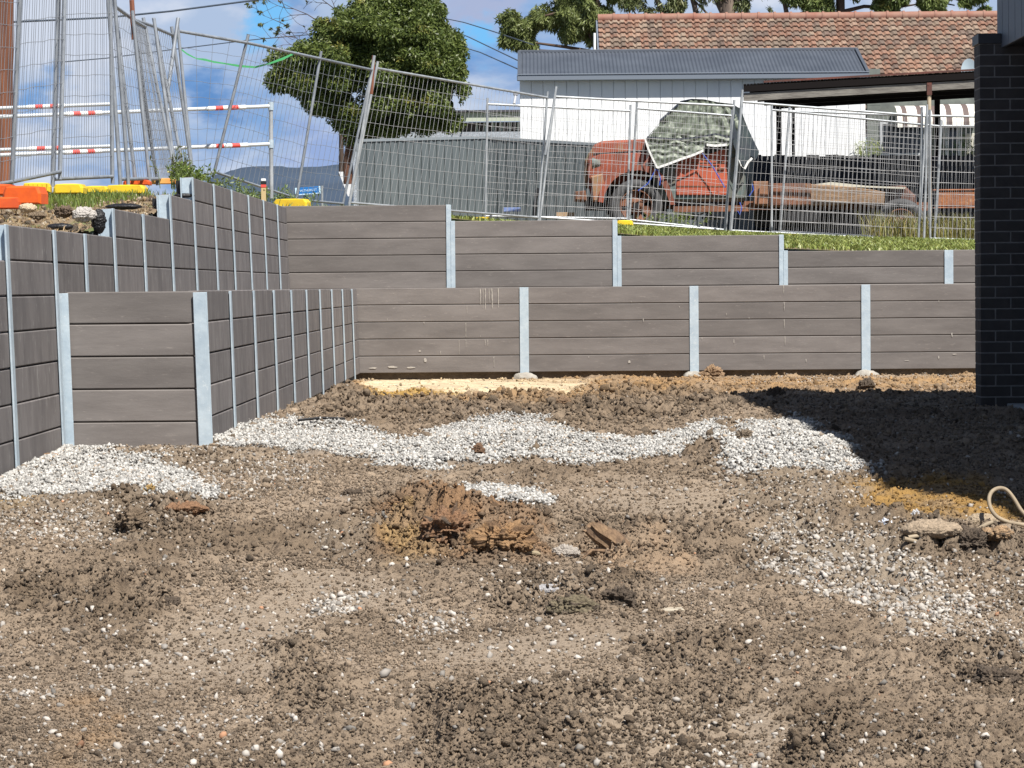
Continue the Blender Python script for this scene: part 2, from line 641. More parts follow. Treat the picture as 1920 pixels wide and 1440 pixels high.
def ground_h(X, Y, full=False):
    u, v, g, e = masks(X, Y)
    z = base_z(Y).astype(float)
    for (mx, my, r, h) in _mw:
        d2 = ((X - mx) ** 2 + ((Y - my) / 2.6) ** 2) / (r * r)
        z = z + h * np.exp(-d2 * 1.6)
    sm = np.maximum.reduce([inpoly(u, v, p, 45) for p in (SMOOTH, SMOOTH2, SMOOTH3, SMOOTH4, CREAM)])
    ro = np.maximum(np.maximum.reduce([inpoly(u, v, p, 45) for p in (ROUGH, ROUGH2, REDB)]), 1.5 * clumps(u, v))
    lrg = fbm(X + 5, Y * .6, .7, 3)
    amt = np.clip(.50 + .9 * lrg + .65 * ro - .62 * sm, .10, 2.0)
    amt = amt * (1 - .45 * np.clip(g, 0, 1)) * (1 - .4 * sstep(40.0, 41.2, Y))
    # broken clods: sharp creases and crumbly ridges, warped by noise
    wx = X + .05 * fbm(X + 3, Y, 7, 3)
    wy = Y + .05 * fbm(X, Y + 8, 7, 3)
    b1 = 1 - np.clip(np.abs(perlin(wx * 8.0, wy * 8.0)) * 2.6, 0, 1)
    b2 = np.clip(np.abs(perlin(wx * 19 + 5, wy * 19)) * 2.2, 0, 1)
    b3 = 1 - np.clip(np.abs(perlin(wx * 38 + 5, wy * 38)) * 2.4, 0, 1)
    b4 = perlin(wx * 75, wy * 75 + 3)
    big = np.clip(perlin(wx * 3.1 + 2, wy * 3.1 + 6) + .12, 0, 1)
    z = z + amt * (.050 * b1 * (.25 + 1.5 * big) + .045 * big + .026 * b2 + .016 * b3 + .010 * b4 + .03 * lrg - .040)
    z = z + .008 * fbm(X, Y, 3, 3)
    # rut edges beside the back wall
    z = z - .055 * sstep(40.2, 41.0, Y)
    if full:
        return z, u, v, g, e, sm, ro
    return z


def ground_pt(px, py, dz=0.0):
    d = CM @ Vector(((px - 960) / F, -(py - 720) / F, -1))
    Y = 20.0
    lo_, hi_ = 5.0, 43.0
    Ys = np.linspace(6, 42, 700)
    Xs = Ys * d.x / d.y
    Zr = EYE.z + Ys * d.z / d.y
    Zg = ground_h(Xs, Ys)
    k = np.argmax(Zr <= Zg)
    Y = Ys[k] if Zr[k] <= Zg[k] else 41.0
    return Vector((Y * d.x / d.y, Y, EYE.z + Y * d.z / d.y + dz))


def soil_col(X, Y, u, v, g, e, sm, ro):
    n = len(X)
    basec = np.array([0.335, 0.258, 0.187])
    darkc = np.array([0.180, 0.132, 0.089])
    c = basec[None] * np.ones((n, 1))
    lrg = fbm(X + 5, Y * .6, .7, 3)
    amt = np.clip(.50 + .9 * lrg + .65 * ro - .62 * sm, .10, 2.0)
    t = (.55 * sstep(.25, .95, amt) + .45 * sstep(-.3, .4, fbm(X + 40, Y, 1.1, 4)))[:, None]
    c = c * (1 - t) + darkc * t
    c = c * (1 - .7 * sm[:, None]) + np.array([0.36, .287, .215]) * (.7 * sm[:, None])
    # dark specks that put crevice shade into the soil colour
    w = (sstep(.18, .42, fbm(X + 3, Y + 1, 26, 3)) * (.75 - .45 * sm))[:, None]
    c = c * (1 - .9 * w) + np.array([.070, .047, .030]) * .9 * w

    def lay(poly, colr, k, soft=30):
        nonlocal c
        m = inpoly(u, v, poly, soft) * k
        m = (m * (.55 + .9 * sstep(-.3, .3, fbm(X + 7, Y + 3, 4.0, 3)))).clip(0, 1)[:, None]
        c = c * (1 - m) + np.array(colr) * m
    lay(TAN, (0.36, 0.22, 0.10), .8)
    lay(CREAM, (0.68, 0.55, 0.36), 1.0, 14)
    lay(REDB, (0.27, 0.16, 0.085), .85)
    lay(OCH, (0.34, 0.20, 0.06), .95)
    lay(OCH2, (0.42, 0.27, 0.09), .9)
    lay(OCHL, (0.36, 0.24, 0.11), .6)
    lay([(1120, 1030), (1300, 1040), (1290, 1070), (1150, 1062)], (.36, .25, .16), .7)
    lay([(90, 1330), (190, 1310), (180, 1400), (110, 1440)], (.36, .24, .14), .6)
    lay([(690, 738), (860, 742), (820, 752), (690, 750)], (.42, .26, .07), .9, 10)
    m = (np.clip(g, 0, 1) * .75)[:, None]
    c = c * (1 - m) + np.array([0.24, 0.21, 0.18]) * m
    m = (np.clip(e, 0, 1) * .5)[:, None]
    c = c * (1 - m) + np.array([0.32, 0.27, 0.21]) * m
    return c


def make_ground():
    nc, k = 700, 1.00070
    ys = [7.2]
    while ys[-1] < 41.6:
        ys.append(ys[-1] * k)
    ys = np.array(ys)
    nr = len(ys)
    s = np.linspace(0, 1, nc)
    left = np.maximum(-3.35, -.205 * ys - .3)
    right = .195 * ys + 1.0
    Xg = left[:, None] + (right - left)[:, None] * s[None]
    Yg = np.repeat(ys[:, None], nc, 1)
    X, Y = Xg.ravel(), Yg.ravel()
    z, u, v, g, e, sm, ro = ground_h(X, Y, True)
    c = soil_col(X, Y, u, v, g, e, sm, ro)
    # a trace of sideways push so clods overhang a little
    V = np.stack([X + .004 * perlin(X * 60, Y * 60), Y, z], 1)
    i = np.arange((nr - 1) * nc).reshape(nr - 1, nc)[:, :-1].ravel()
    Fc = np.stack([i, i + 1, i + nc + 1, i + nc], 1)
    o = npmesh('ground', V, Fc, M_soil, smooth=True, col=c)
    tag(o, kind='structure')
    # coarse sheet that carries the site on past the detailed ground
    xs = np.linspace(-14, 22, 130)
    yy = np.linspace(-12, 42.4, 190)
    XX, YY = np.meshgrid(xs, yy)
    zz = base_z(YY).astype(float) - .075 + .02 * fbm(XX.ravel(), YY.ravel(), .8, 4).reshape(XX.shape)
    cc_ = np.repeat(np.array([[0.16, 0.125, 0.093]]), XX.size, 0)
    i = np.arange(189 * 130).reshape(189, 130)[:, :-1].ravel()
    o = npmesh('ground', np.stack([XX.ravel(), YY.ravel(), zz.ravel()], 1), np.stack([i, i + 1, i + 131, i + 130], 1), M_soil, smooth=True, col=cc_)
    tag(o, kind='structure')


make_ground()


# ico templates
def ico(sub):
    import bmesh
    bm = bmesh.new()
    bmesh.ops.create_icosphere(bm, subdivisions=sub, radius=1.0)
    v = np.array([p.co[:] for p in bm.verts])
    f = np.array([[q.index for q in p.verts] for p in bm.faces])
    bm.free()
    return v, f


ICO1, ICO2, ICO3, ICO5 = ico(1), ico(2), ico(3), ico(6)


def rough_tmpl(base, seed, amp=.42):
    tv, tf = base
    r_ = np.random.default_rng(seed)
    p = r_.random(3) * 60
    d = 1.0
    for i, (sc, a) in enumerate(((1.1, .5), (2.4, .45), (5.2, .4))):
        d = d + amp * a * 1.8 * (perlin(tv[:, 0] * sc + p[0], tv[:, 1] * sc + p[1]) + perlin(tv[:, 2] * sc + p[2], tv[:, 0] * sc + i * 5) + perlin(tv[:, 1] * sc + p[0] + 7, tv[:, 2] * sc))
    return tv * np.clip(d, .3, 2)[:, None], tf


def rand_rot(n):
    q = rng.normal(size=(n, 4))
    q /= np.linalg.norm(q, axis=1)[:, None]
    w, x, y, z = q.T
    return np.stack([np.stack([1 - 2 * (y * y + z * z), 2 * (x * y - w * z), 2 * (x * z + w * y)], 1),
                     np.stack([2 * (x * y + w * z), 1 - 2 * (x * x + z * z), 2 * (y * z - w * x)], 1),
                     np.stack([2 * (x * z - w * y), 2 * (y * z + w * x), 1 - 2 * (x * x + y * y)], 1)], 1)


def scatter(name, tmpl, pos, size, jit, col, material, flat=(1, .8, .6), smooth=False):
    tv, tf = tmpl
    n = len(pos)
    sh = tv[None] * (1 + jit * rng.normal(size=(n, len(tv), 1)))
    sh = sh * np.array(flat)[None, None]
    sh = np.einsum('nij,nvj->nvi', rand_rot(n), sh) * size[:, None, None]
    V = (sh + pos[:, None]).reshape(-1, 3)
    Fc = (tf[None] + (np.arange(n) * len(tv))[:, None, None]).reshape(-1, 3)
    c = np.repeat(col, len(tv), 0)
    return npmesh(name, V, Fc, material, smooth=smooth, col=c)


def rand_pts(n, y0=8.3, y1=41.0, pw=1.0):
    """Random ground points, spread so nearer ground gets its share."""
    t = rng.random(n)
    Y = 1 / (1 / y0 + t * (1 / y1 - 1 / y0)) if pw == 1 else y0 + (y1 - y0) * t
    X = (-1 + 2 * rng.random(n)) * (.165 * Y + .45) + .2
    X = np.maximum(X, -2.83)
    return X, Y


def make_stones():
    # white drainage gravel where it was spilled
    n = 950000
    X, Y = rand_pts(n, 14, 41)
    _, _, g, e = masks(X, Y)
    tex = sstep(-.50, .10, 1.25 * fbm(X + 90, Y, 3.2, 5) + .8 * (g - .5))
    Xn = X
    keep = rng.random(n) < np.clip(g * 1.15 - .05, 0, 1) ** 1.2 * (.08 + .92 * tex) * .92
    X, Y = X[keep], Y[keep]
    # thin out far ones
    z = ground_h(X, Y)
    n = len(X)
    size = rng.uniform(.006, .0135, n) * np.where(rng.random(n) < .05, 1.5, 1)
    s = (rng.uniform(.19, .55, n) * (.75 + .25 * tex[keep]))[:, None] * np.array([1, .975, .93])[None]
    tint = (rng.random(n) < .07)[:, None]
    s = np.where(tint, s * np.array([.75, .62, .5]), s)
    scatter('gravel', ICO1, np.stack([X, Y, z + size * .2 + rng.random(n) * .022], 1), size, .24, s, M_stone)
    print('white stones', n)
    tag(bpy.data.objects['gravel'], 'white crushed stone spilled in drifts over the brown soil', 'gravel', kind='stuff')
    # mixed stones everywhere
    n = 300000
    X, Y = rand_pts(n, 8.2, 41)
    _, _, g, e = masks(X, Y)
    cl_ = sstep(0, .6, fbm(X + 60, Y + 50, 1.6, 4))
    keep = rng.random(n) < np.clip(e * .9 + .022 + .08 * cl_, 0, 1)
    X, Y = X[keep], Y[keep]
    z = ground_h(X, Y)
    n = len(X)
    size = rng.lognormal(math.log(.0075), .38, n).clip(.0035, .018)
    s = rng.uniform(.20, .50, n)[:, None] * np.array([1, .92, .83])[None]
    s = np.where((rng.random(n) < .015)[:, None], s * np.array([.9, .52, .33]), s)
    s = np.where((rng.random(n) < .12)[:, None], s * .55, s)
    o = scatter('pebbles', ICO1, np.stack([X, Y, z + size * .32], 1), size, .26, s, M_stone)
    print('pebbles', n)
    tag(o, 'pale and rusty pebbles pressed into the muddy soil', 'pebbles', kind='stuff')


make_stones()


def make_clods():
    for (n, med, sg, lo_, hi_, tm, jit, pw) in ((62000, .0072, .48, .0035, .022, ICO2, .17, 1), (760000, .0048, .35, .003, .011, ICO1, .30, 1)):
        X, Y = rand_pts(n, 8.2, 41)
        u0, v0, g, e = masks(X, Y)
        sm = np.maximum.reduce([inpoly(u0, v0, p, 45) for p in (SMOOTH, SMOOTH2, SMOOTH3, SMOOTH4, CREAM)])
        ro = np.maximum.reduce([inpoly(u0, v0, p, 45) for p in (ROUGH, ROUGH2, REDB)]) + 1.2 * clumps(u0, v0)
        cl_ = sstep(-.15, .5, fbm(X + 20, Y + 70, 1.2, 4))
        k = (.05 + .6 * cl_ + .5 * ro) * (1 - .9 * sm) if n < 100000 else (.35 + .4 * cl_ + .5 * ro) * (1 - .7 * sm)
        keep = rng.random(n) < np.clip(k * (1 - .65 * g), 0, 1) * (1 - .93 * inpoly(u0, v0, CREAM, 10))
        X, Y = X[keep], Y[keep]
        z, u, v, g, e, sm, ro = ground_h(X, Y, True)
        n = len(X)
        size = (rng.lognormal(math.log(med), sg, n) * (1 + .22 * np.clip(ro, 0, 1.5))).clip(lo_, hi_)
        if med < .01:
            size = size * np.clip(Y / 14, .8, 2.2)
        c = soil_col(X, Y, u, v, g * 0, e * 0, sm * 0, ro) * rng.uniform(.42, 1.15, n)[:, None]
        if med > .01:
            for q in range(10):
                sel = np.arange(n) % 10 == q
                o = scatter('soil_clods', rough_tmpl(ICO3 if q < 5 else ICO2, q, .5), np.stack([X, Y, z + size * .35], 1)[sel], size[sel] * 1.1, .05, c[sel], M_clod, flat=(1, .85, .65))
                tag(o, 'loose clods of soil lying over the churned ground', 'soil', kind='stuff')
            continue
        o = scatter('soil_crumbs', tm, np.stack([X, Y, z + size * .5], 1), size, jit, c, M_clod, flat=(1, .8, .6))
        tag(o, 'loose dark clods of soil lying over the churned ground' if med > .01 else 'fine crumbs of soil covering the churned ground', 'soil', kind='stuff')
        print('clods', n)


make_clods()


# single lumps one can point at
def lump(name, px, py, wpx, hpx, c, label, cat, seed=0, rough=.28, dark=None, group=None, material=None, Y=None, sub=3):
    p = ground_pt(px, py + hpx * .35) if Y is None else P(px, py + hpx * .35, Y)
    sc = F / p.y
    w, h = wpx / sc / 2, hpx / sc / 2
    tv, tf = ICO5
    r = np.random.default_rng(seed + 100)
    ph = r.random(3) * 50
    d = 1.0
    tq = tv * np.array([1, (w + h) * .5 / w, h / w]) * 1.15
    for i, (s, a) in enumerate(((1.3, .42), (2.7, .32), (5.5, .24), (11, .15), (22, .08), (40, .035))):
        nn = perlin(tq[:, 0] * s + ph[0] + i * 7, tq[:, 1] * s + ph[1]) + perlin(tq[:, 2] * s + ph[2], tq[:, 0] * s + ph[1] + i) + perlin(tq[:, 1] * s + ph[1] + 3, tq[:, 2] * s + ph[0])
        d = d + rough * 2.2 * a * nn
    ax3 = np.array([w, (w + h) * .5, h])
    V = tv * ax3 + tv * ((d - 1) * (h + .15 * w))[:, None]
    colr = np.array(c)[None] * (1 + .35 * perlin(tv[:, 0] * 6 + ph[0], tv[:, 2] * 6) + .7 * perlin(tv[:, 0] * 15 + ph[0], tv[:, 2] * 15 + tv[:, 1] * 9))[:, None]
    if dark is not None:
        m = sstep(.0, .4, perlin(tv[:, 0] * 3 + ph[1], tv[:, 2] * 3 + ph[0]))[:, None]
        colr = colr * (1 - m) + np.array(dark) * m
    o = npmesh(name, V, tf, material or M_clod, col=colr.clip(0, 1), smooth=False)
    o.location = (p.x, p.y, p.z + h * .55)
    return tag(o, label, cat, group)


BR, DK, RD, OC = (.19, .14, .095), (.10, .075, .055), (.24, .135, .075), (.40, .27, .11)
lump('soil_clod', 252, 972, 56, 48, BR, 'upright brown clod with a dark hollow below the left gravel drift', 'clod', 1, .33, DK)
lump('soil_clod', 348, 952, 84, 24, RD, 'flat reddish clod jutting over a shadow right of the upright clod', 'clod', 2, .3)
lump('clay_clod', 281, 920, 28, 26, OC, 'small yellow clay lump sitting in the white gravel drift at left', 'clod', 3)
lump('soil_clod', 258, 822, 40, 14, (.22, .16, .11), 'crumbly brown clod against the foot of the single end bay', 'clod', 4, .35, DK)
lump('clay_clod', 36, 857, 34, 20, (.34, .23, .12), 'tan clod by the foot of the leftmost visible wall post', 'clod', 5)
lump('clay_clod', 96, 856, 38, 14, (.27, .17, .10), 'low reddish brown clod on gravel near the left wall', 'clod', 6)
lump('soil_clod', 897, 845, 24, 30, (.17, .10, .06), 'upright dark brown clod standing in the middle of the white gravel', 'clod', 7, .22)
lump('soil_clod', 322, 951 + 178, 36, 24, DK, 'dark round clod with a root sticking out on smooth mud at left', 'clod', 8).location.z += 0
lump('soil_clod', 660, 924, 36, 18, DK, 'dark crumbled clod alone on the mud left of the red earth heap', 'clod', 9, .35)
lump('clay_clod', 838, 985, 90, 66, RD, 'big crumbled red brown heap at the centre of the muddy ground', 'clod', 10, .38, DK)
lump('clay_clod', 940, 1005, 110, 58, (.30, .18, .09), 'rusty orange crumbled clod right of the red brown heap', 'clod', 11, .38, (.15, .09, .05))
lump('soil_clod', 1075, 1130, 90, 40, (.17, .14, .09), 'dark olive clod lying on grey broken stones, left of its twin', 'clod', 12, .33, DK)
lump('soil_clod', 1160, 1120, 60, 46, DK, 'black brown clod right of the olive one on broken stones', 'clod', 13, .35)
lump('soil_clod', 1395, 820, 30, 34, (.19, .15, .11), 'brown clod on the left shoulder of the right gravel pile', 'clod', 14)
lump('soil_clod', 1490, 795, 20, 16, (.42, .40, .37), 'grey stone chunk topping the gravel pile beside the building shadow', 'rock', 15, .2)
lump('soil_clod', 1815, 1015, 70, 50, DK, 'dark rooty clod in front of the pale half buried slab', 'clod', 16, .4)
lump('clay_clod', 1872, 1000, 60, 28, (.36, .24, .14), 'tan clay lump right of the dark rooty clod', 'clod', 17, .3, DK)
lump('soil_clod', 1335, 697, 40, 24, (.26, .17, .10), 'brown clod beside the foot of the second lower wall post', 'clod', 18, .35)
lump('rock', 1745, 990, 112, 38, (.36, .28, .20), 'pale half buried slab of rock beside the bent pipe', 'rock', 19, .12)
lump('rock', 1840, 975, 60, 30, (.38, .30, .21), 'pale rounded rock behind the bent pipe end', 'rock', 20, .12)
lump('soil_clod', 1455, 735, 34, 20, DK, 'small dark clod inside the tip of the building shadow', 'clod', 21)
lump('soil_clod', 1625, 722, 30, 26, DK, 'peaked clod on the far edge of the building shadow', 'clod', 22)
lump('soil_clod', 1050, 755, 40, 20, (.2, .13, .08), 'brown clod on the ridge of earth below the back wall', 'clod', 23, .4)
lump('soil_clod', 1870, 1265, 90, 34, DK, 'broad dark clod low at the right edge of the mud', 'clod', 24, .4)
lump('rock', 1030, 1105, 60, 22, (.40, .39, .40), 'flat grey stone leaning behind the olive clod', 'rock', 25, .15)
lump('rock', 1060, 1035, 50, 30, (.38, .34, .30), 'grey mottled stone left of the tree stump', 'rock', 26, .2)


def make_stump():
    t = thing('tree_stump', 'short splintered tree stump leaning in the mud at centre', 'stump', ground_pt(1150, 1040))
    p = t.location
    sc = F / p.y
    mb = MB()
    r_ = random.Random(3)
    n = 20
    W = 62 / sc
    A = Vector((.42 * W, .0, -.01))
    Bt = Vector((-.62 * W, .06, 58 / sc))
    rings = []
    K = 12
    for k in range(K):
        q = k / (K - 1)
        c = A.lerp(Bt, q) + Vector((0, 0, .012 * math.sin(q * 5)))
        for i in range(n):
            a = 2 * math.pi * i / n
            rr = W * (.40 - .13 * q) * (1 + .16 * math.sin(3 * a + 1 + q) + .10 * math.sin(7 * a) + r_.uniform(-.03, .03))
            end = (r_.uniform(-.05, .16) * W if k == K - 1 else 0)
            ax = (Bt - A).normalized()
            u = ax.cross(Vector((0, 1, 0))).normalized()
            rings.append(tuple(c + u * rr * math.cos(a) + Vector((0, 1, 0)) * rr * math.sin(a) + ax * end))
    rings.append(tuple(Bt - (Bt - A).normalized() * .05))
    fs = [(k * n + i, k * n + (i + 1) % n, (k + 1) * n + (i + 1) % n, (k + 1) * n + i) for k in range(K - 1) for i in range(n)]
    fs += [((K - 1) * n + i, (K - 1) * n + (i + 1) % n, K * n) for i in range(n)]
    mb.add(rings, fs)
    m = mat('stump_wood', (.27, .175, .10), .9, (.09, .055, .035), 16, 6, (1.6, 1, 1.2), bump=.8, bscale=40, bdist=.01)
    mb.build('trunk', m, t, smooth=False)
    mb = MB()
    for k in range(4):
        a = r_.uniform(0, 6.28)
        mb.tube([(0, 0, .01), (W * .7 * math.cos(a), W * .5 * math.sin(a), .02), (W * 1.3 * math.cos(a + .4), W * .8 * math.sin(a + .4), -.01)], [.014, .009, .003], 6)
    mb.build('root', m, t)


make_stump()


def splinter(px, py, l, ang, c, label, thick=.012):
    p = ground_pt(px, py)
    mb = MB()
    a = R(ang)
    ln = l / (F / p.y)
    mb.box((-ln / 2, -.02, 0), (ln / 2, .02, thick), .003)
    o = mb.build('timber_offcut', mat('offcut', c, .85, tuple(x * .6 for x in c), 8, 5, (1, 6, 6), bump=.4))
    o.location = p + Vector((0, 0, .012))
    o.rotation_euler = (R(8), R(ang), R(12))
    tag(o, label, 'wood scrap')


splinter(980, 1040, 66, 12, (.38, .31, .20), 'split pale timber offcut under the rusty orange clod')
splinter(1259, 1153, 46, 0, (.52, .46, .36), 'flat pale wood chip on the mud right of the dark clods')
splinter(1895 - 118, 1037, 16, 0, (.75, .75, .72), 'small clean white chip in front of the rooty clod')


def make_pipe():
    # bent pipe half buried in the mud at the right edge
    c = ground_pt(1880, 985)
    sc = F / c.y
    m = mat('weathered_conduit', (.36, .29, .20), .75, (.24, .19, .13), 12, 5, bump=.3, bscale=30, bdist=.004)

    def q(px, py, dy=0.0):
        return Vector(((px - 1880) / sc, dy, (985 - py) / sc + .01))
    pts = [q(1990, 1005, .05), q(1950, 996, .02), q(1915, 988, 0), q(1890, 983, -.01), q(1868, 972, -.015), q(1857, 955, 0), q(1856, 938, .02),
           q(1864, 926, .05), q(1878, 921, .07), q(1892, 925, .08), q(1905, 940, .08), q(1920, 965, .06), q(1945, 990, .05)]
    mb = MB()
    # smooth the path
    P2 = []
    for i in range(len(pts) - 1):
        p0, p1, p2, p3 = pts[max(i - 1, 0)], pts[i], pts[i + 1], pts[min(i + 2, len(pts) - 1)]
        for s in range(5):
            t = s / 5
            P2.append(.5 * ((2 * p1) + (p2 - p0) * t + (2 * p0 - 5 * p1 + 4 * p2 - p3) * t * t + (3 * p1 - p0 - 3 * p2 + p3) * t ** 3))
    P2.append(pts[-1])
    mb.tube(P2, 3.9 / sc, 10)
    o = mb.build('bent_pipe', m, smooth=True)
    o.location = c
    tag(o, 'weathered cream pipe bent into a loop at the right edge', 'pipe')
    for k, (a, b, lab) in enumerate((((1702, 1012), (1776, 1005), 'straight cream pipe piece lying before the pale slab'),
                                     ((1694, 1014), (1742, 1030), 'short yellowish pipe stub angled below the straight piece'),
                                     ((1826, 1000), (1862, 984), 'white broken pipe piece right of the dark rooty clod'))):
        g = ground_pt((a[0] + b[0]) / 2, (a[1] + b[1]) / 2 + 4)
        s2 = F / g.y
        mb = MB()
        h = Vector(((b[0] - a[0]) / 2 / s2, .02, (a[1] - b[1]) / 2 / s2))
        mb.tube([-h, h * .2 + Vector((0, 0, .003)), h], 4.2 / s2, 8)
        o = mb.build('pipe_piece', m, smooth=True)
        o.location = g + Vector((0, 0, .02))
        tag(o, lab, 'pipe')


make_pipe()

# crumpled clear plastic
o = lump('plastic_film', 1662, 985, 30, 20, (.60, .63, .70), 'crumpled clear plastic film left of the pale slab', 'plastic', 31, .45,
         material=mat('clear_film', (.62, .66, .74), .15, spec=.9, bump=.5, bscale=30))
o = lump('plastic_film', 1716, 968, 22, 20, (.60, .60, .62), 'crumpled white plastic scrap on the pale slab corner', 'plastic', 32, .5)

# black drainage pipe bit lying by the side wall
g0 = ground_pt(600, 792)
mb = MB().tube([(-.14, -.1, .02), (0, 0, .03), (.16, .1, .02)], .009, 8)
o = mb.build('black_hose', M_dark, smooth=True)
o.location = g0
tag(o, 'black hose scrap lying by the side wall behind the gravel', 'hose')


# ------------------------------------------------------------------ retaining walls
def h_post(name, h, parent, loc, w=.105, d=.10, split=None, zb=-.12, rot=None):
    """H section: front flange, web, back flange. split=(left_h,right_h) for a stepped top."""
    mb = MB()
    t = .011
    if split:
        a, b = split
        mb.box((-w / 2, -t, zb), (0 - .001, 0, a), .002)
        mb.box((.001, -t + .003, zb), (w / 2, .001, b), .002)
        mb.box((-w / 2, d - t, zb), (0, d, a))
        mb.box((.001, d - t, zb), (w / 2, d, b))
        mb.box((-.006, 0.0015, zb), (.006, d - t - .001, max(a, b) - .002))
    else:
        mb.box((-w / 2, -t, zb), (w / 2, 0, h), .002)
        mb.box((-w / 2, d - t, zb), (w / 2, d, h), .002)
        mb.box((-.006, 0.001, zb), (.006, d - t - .001, h - .002))
    o = mb.build('post', M_galv, parent)
    o.location = loc
    if rot:
        o.rotation_euler = rot
    return o


def sleeper(parent, x0, x1, z, m, hgt=.2, y=.004, dx=0.0):
    mb = MB()
    L2 = (x1 - x0) / 2 - .006
    mb.box((-L2, 0, .003), (L2, .075, hgt - .003), .0065)
    o = mb.build('sleeper', m, parent)
    o.location = ((x0 + x1) / 2 + dx, y, z)
    return o


def wall(name, label, M, posts, bays, m, ground, footing=()):
    """posts: list of (x, top or (left,right)); bays: list of (x0,x1,zbottom,rows)."""
    root = thing(name, label, 'retaining wall', M=M)
    for p in posts:
        x, tp = p[0], p[1]
        if isinstance(tp, tuple):
            h_post('post', 0, root, (x, 0, 0), split=tp)
        else:
            h_post('post', tp, root, (x, 0, 0))
    for (x0, x1, zb, rows) in bays:
        for r_ in range(rows):
            sleeper(root, x0, x1, zb + .2 * r_, m, y=.004 + random.uniform(0, .004))
        MB().box((x0 + .002, .088, zb + .01), (x1 - .002, .14, zb + .2 * rows - .03)).build('backing', M_dark, root)
    return root


# back lower wall: Y = 41.25, faces the camera
YB = 41.25
sB = F / YB
xs_ = [P(x, 620, YB).x for x in (676, 983, 1301.5, 1623.5)] + [P(1623.5, 620, YB).x + 2.01, P(1623.5, 620, YB).x + 4.02]
ZB = .055
root = wall('retaining_wall', 'long lower charcoal sleeper wall facing the camera at the back of the site', Matrix.Translation((0, YB, 0)),
            [(x, ZB + .995) for x in xs_[1:]],
            [(xs_[i] - (.16 if i == 0 else 0), xs_[i + 1], ZB, 5) for i in range(len(xs_) - 1)], M_sleeper, 0)
M_conc = mat('rough_concrete', (.38, .36, .32), .9, (.26, .24, .21), 12, 6, bump=.7, bscale=20)
for x in xs_[1:]:
    mb = MB()
    tv, tf = ico(3)
    d = 1 + .25 * perlin(tv[:, 0] * 2.5 + x * 9, tv[:, 1] * 2.5 + tv[:, 2] * 2)
    o = npmesh('footing', tv * d[:, None] * np.array([.15, .12, .09]), tf, M_conc, root, smooth=False, col=np.ones((len(tv), 3)) * .4)
    o.location = (x, -.04, -.035)
# splashes and drips of concrete slurry on the sleepers
M_slurry = mat('slurry_stain', (.42, .39, .35), .9, (.30, .28, .26), 30, 5)


def drip(root_, pts, w):
    """thin flat splash lying on the wall face; pts in local (x,z)."""
    mb = MB()
    for (x, z0, z1, ww) in pts:
        n = 9
        vs = []
        for i in range(n):
            t = i / (n - 1)
            zz = z0 + (z1 - z0) * t
            hw = ww * (.5 + .5 * abs(math.sin(t * 7 + x * 30))) * (1 - .5 * t)
            vs += [(x - hw, -.0015, zz), (x + hw, -.0015, zz)]
        mb.add(vs, [(2 * i, 2 * i + 1, 2 * i + 3, 2 * i + 2) for i in range(n - 1)])
    o = mb.build('slurry_splash', M_slurry, root_)
    return o


rr = random.Random(5)
dl = []
for k in range(8):
    x = P(905 + rr.uniform(-5, 32), 600, YB).x
    dl.append((x, 1.04, 1.04 - rr.uniform(.12, .26), rr.uniform(.003, .007)))
for k in range(7):
    x = P(860 + rr.uniform(0, 80), 600, YB).x
    z = .2 * rr.randint(1, 4) + .04
    dl.append((x, z, z - rr.uniform(.05, .17), rr.uniform(.002, .005)))
for k in range(4):
    z = ZB + 1 - .2 * k
    dl.append((P(1471, 600, YB).x + rr.uniform(-.01, .01), z, z - .1, .005))
for k in range(14):
    x = P(rr.uniform(690, 1830), 600, YB).x
    z = rr.uniform(.12, .9)
    dl.append((x, z, z - rr.uniform(.01, .05), rr.uniform(.002, .006)))
drip(root, dl, 0)
mb = MB()
for (px, py, w, h) in ((787, 658, .014, .012), (797, 675, .018, .03), (700, 690, .05, .012), (735, 688, .06, .015), (770, 689, .05, .012), (1180, 678, .018, .02),
                       (1376, 640, .006, .03), (1785, 628, .008, .03), (1790, 664, .03, .006), (1760, 670, .008, .02), (1700, 676, .03, .004)):
    c = P(px, py, YB)
    n = 12
    vs = [(c.x + w * math.cos(6.283 * i / n) * rr.uniform(.6, 1.2), -.002, c.z + h * math.sin(6.283 * i / n) * rr.uniform(.6, 1.2)) for i in range(n)]
    mb.add(vs, [tuple(range(n))])
mb.build('slurry_splash', M_slurry, root)

# side lower wall: faces right, leans back
XS = -2.03
ys_ = [21.75] + [23.85 + 2.0 * k for k in range(9)] + [41.2]
MS = Matrix.Translation((XS, 0, 0)) @ Matrix.Rotation(R(90), 4, 'Z') @ Matrix.Rotation(-.028, 4, 'X')
root = wall('retaining_wall', 'lower charcoal sleeper wall running away from camera with many thin post lines', MS,
            [(y, 1.045) for y in ys_[1:-1]], [(ys_[i], ys_[i + 1], ZB, 5) for i in range(10)], M_sleeper_side, 0)

# single end bay facing the camera
YE = 21.5
root = thing('retaining_wall', 'single short sleeper bay between two wide galvanised posts at left', 'retaining wall', (0, YE, 0))
xl = P(121, 600, YE).x
xr = P(376, 600, YE).x
for x, w in ((xl, .062), (xr, .078)):
    z_ref = P(200, 600, YE).z
    o = h_post('post', 1.04, root, (x + .030 * z_ref, -.012, 0), w=w, d=.09, rot=(0, -.030, 0))
for r_ in range(5):
    z = ZB + .2 * r_ - .005
    sleeper(root, xl + .01, xr - .01, z, M_sleeper, dx=-.03 * (z - .75 + .1))
mb = MB().box((xl - .02, .02, 1.040), (xr + .02, .30, 1.048))

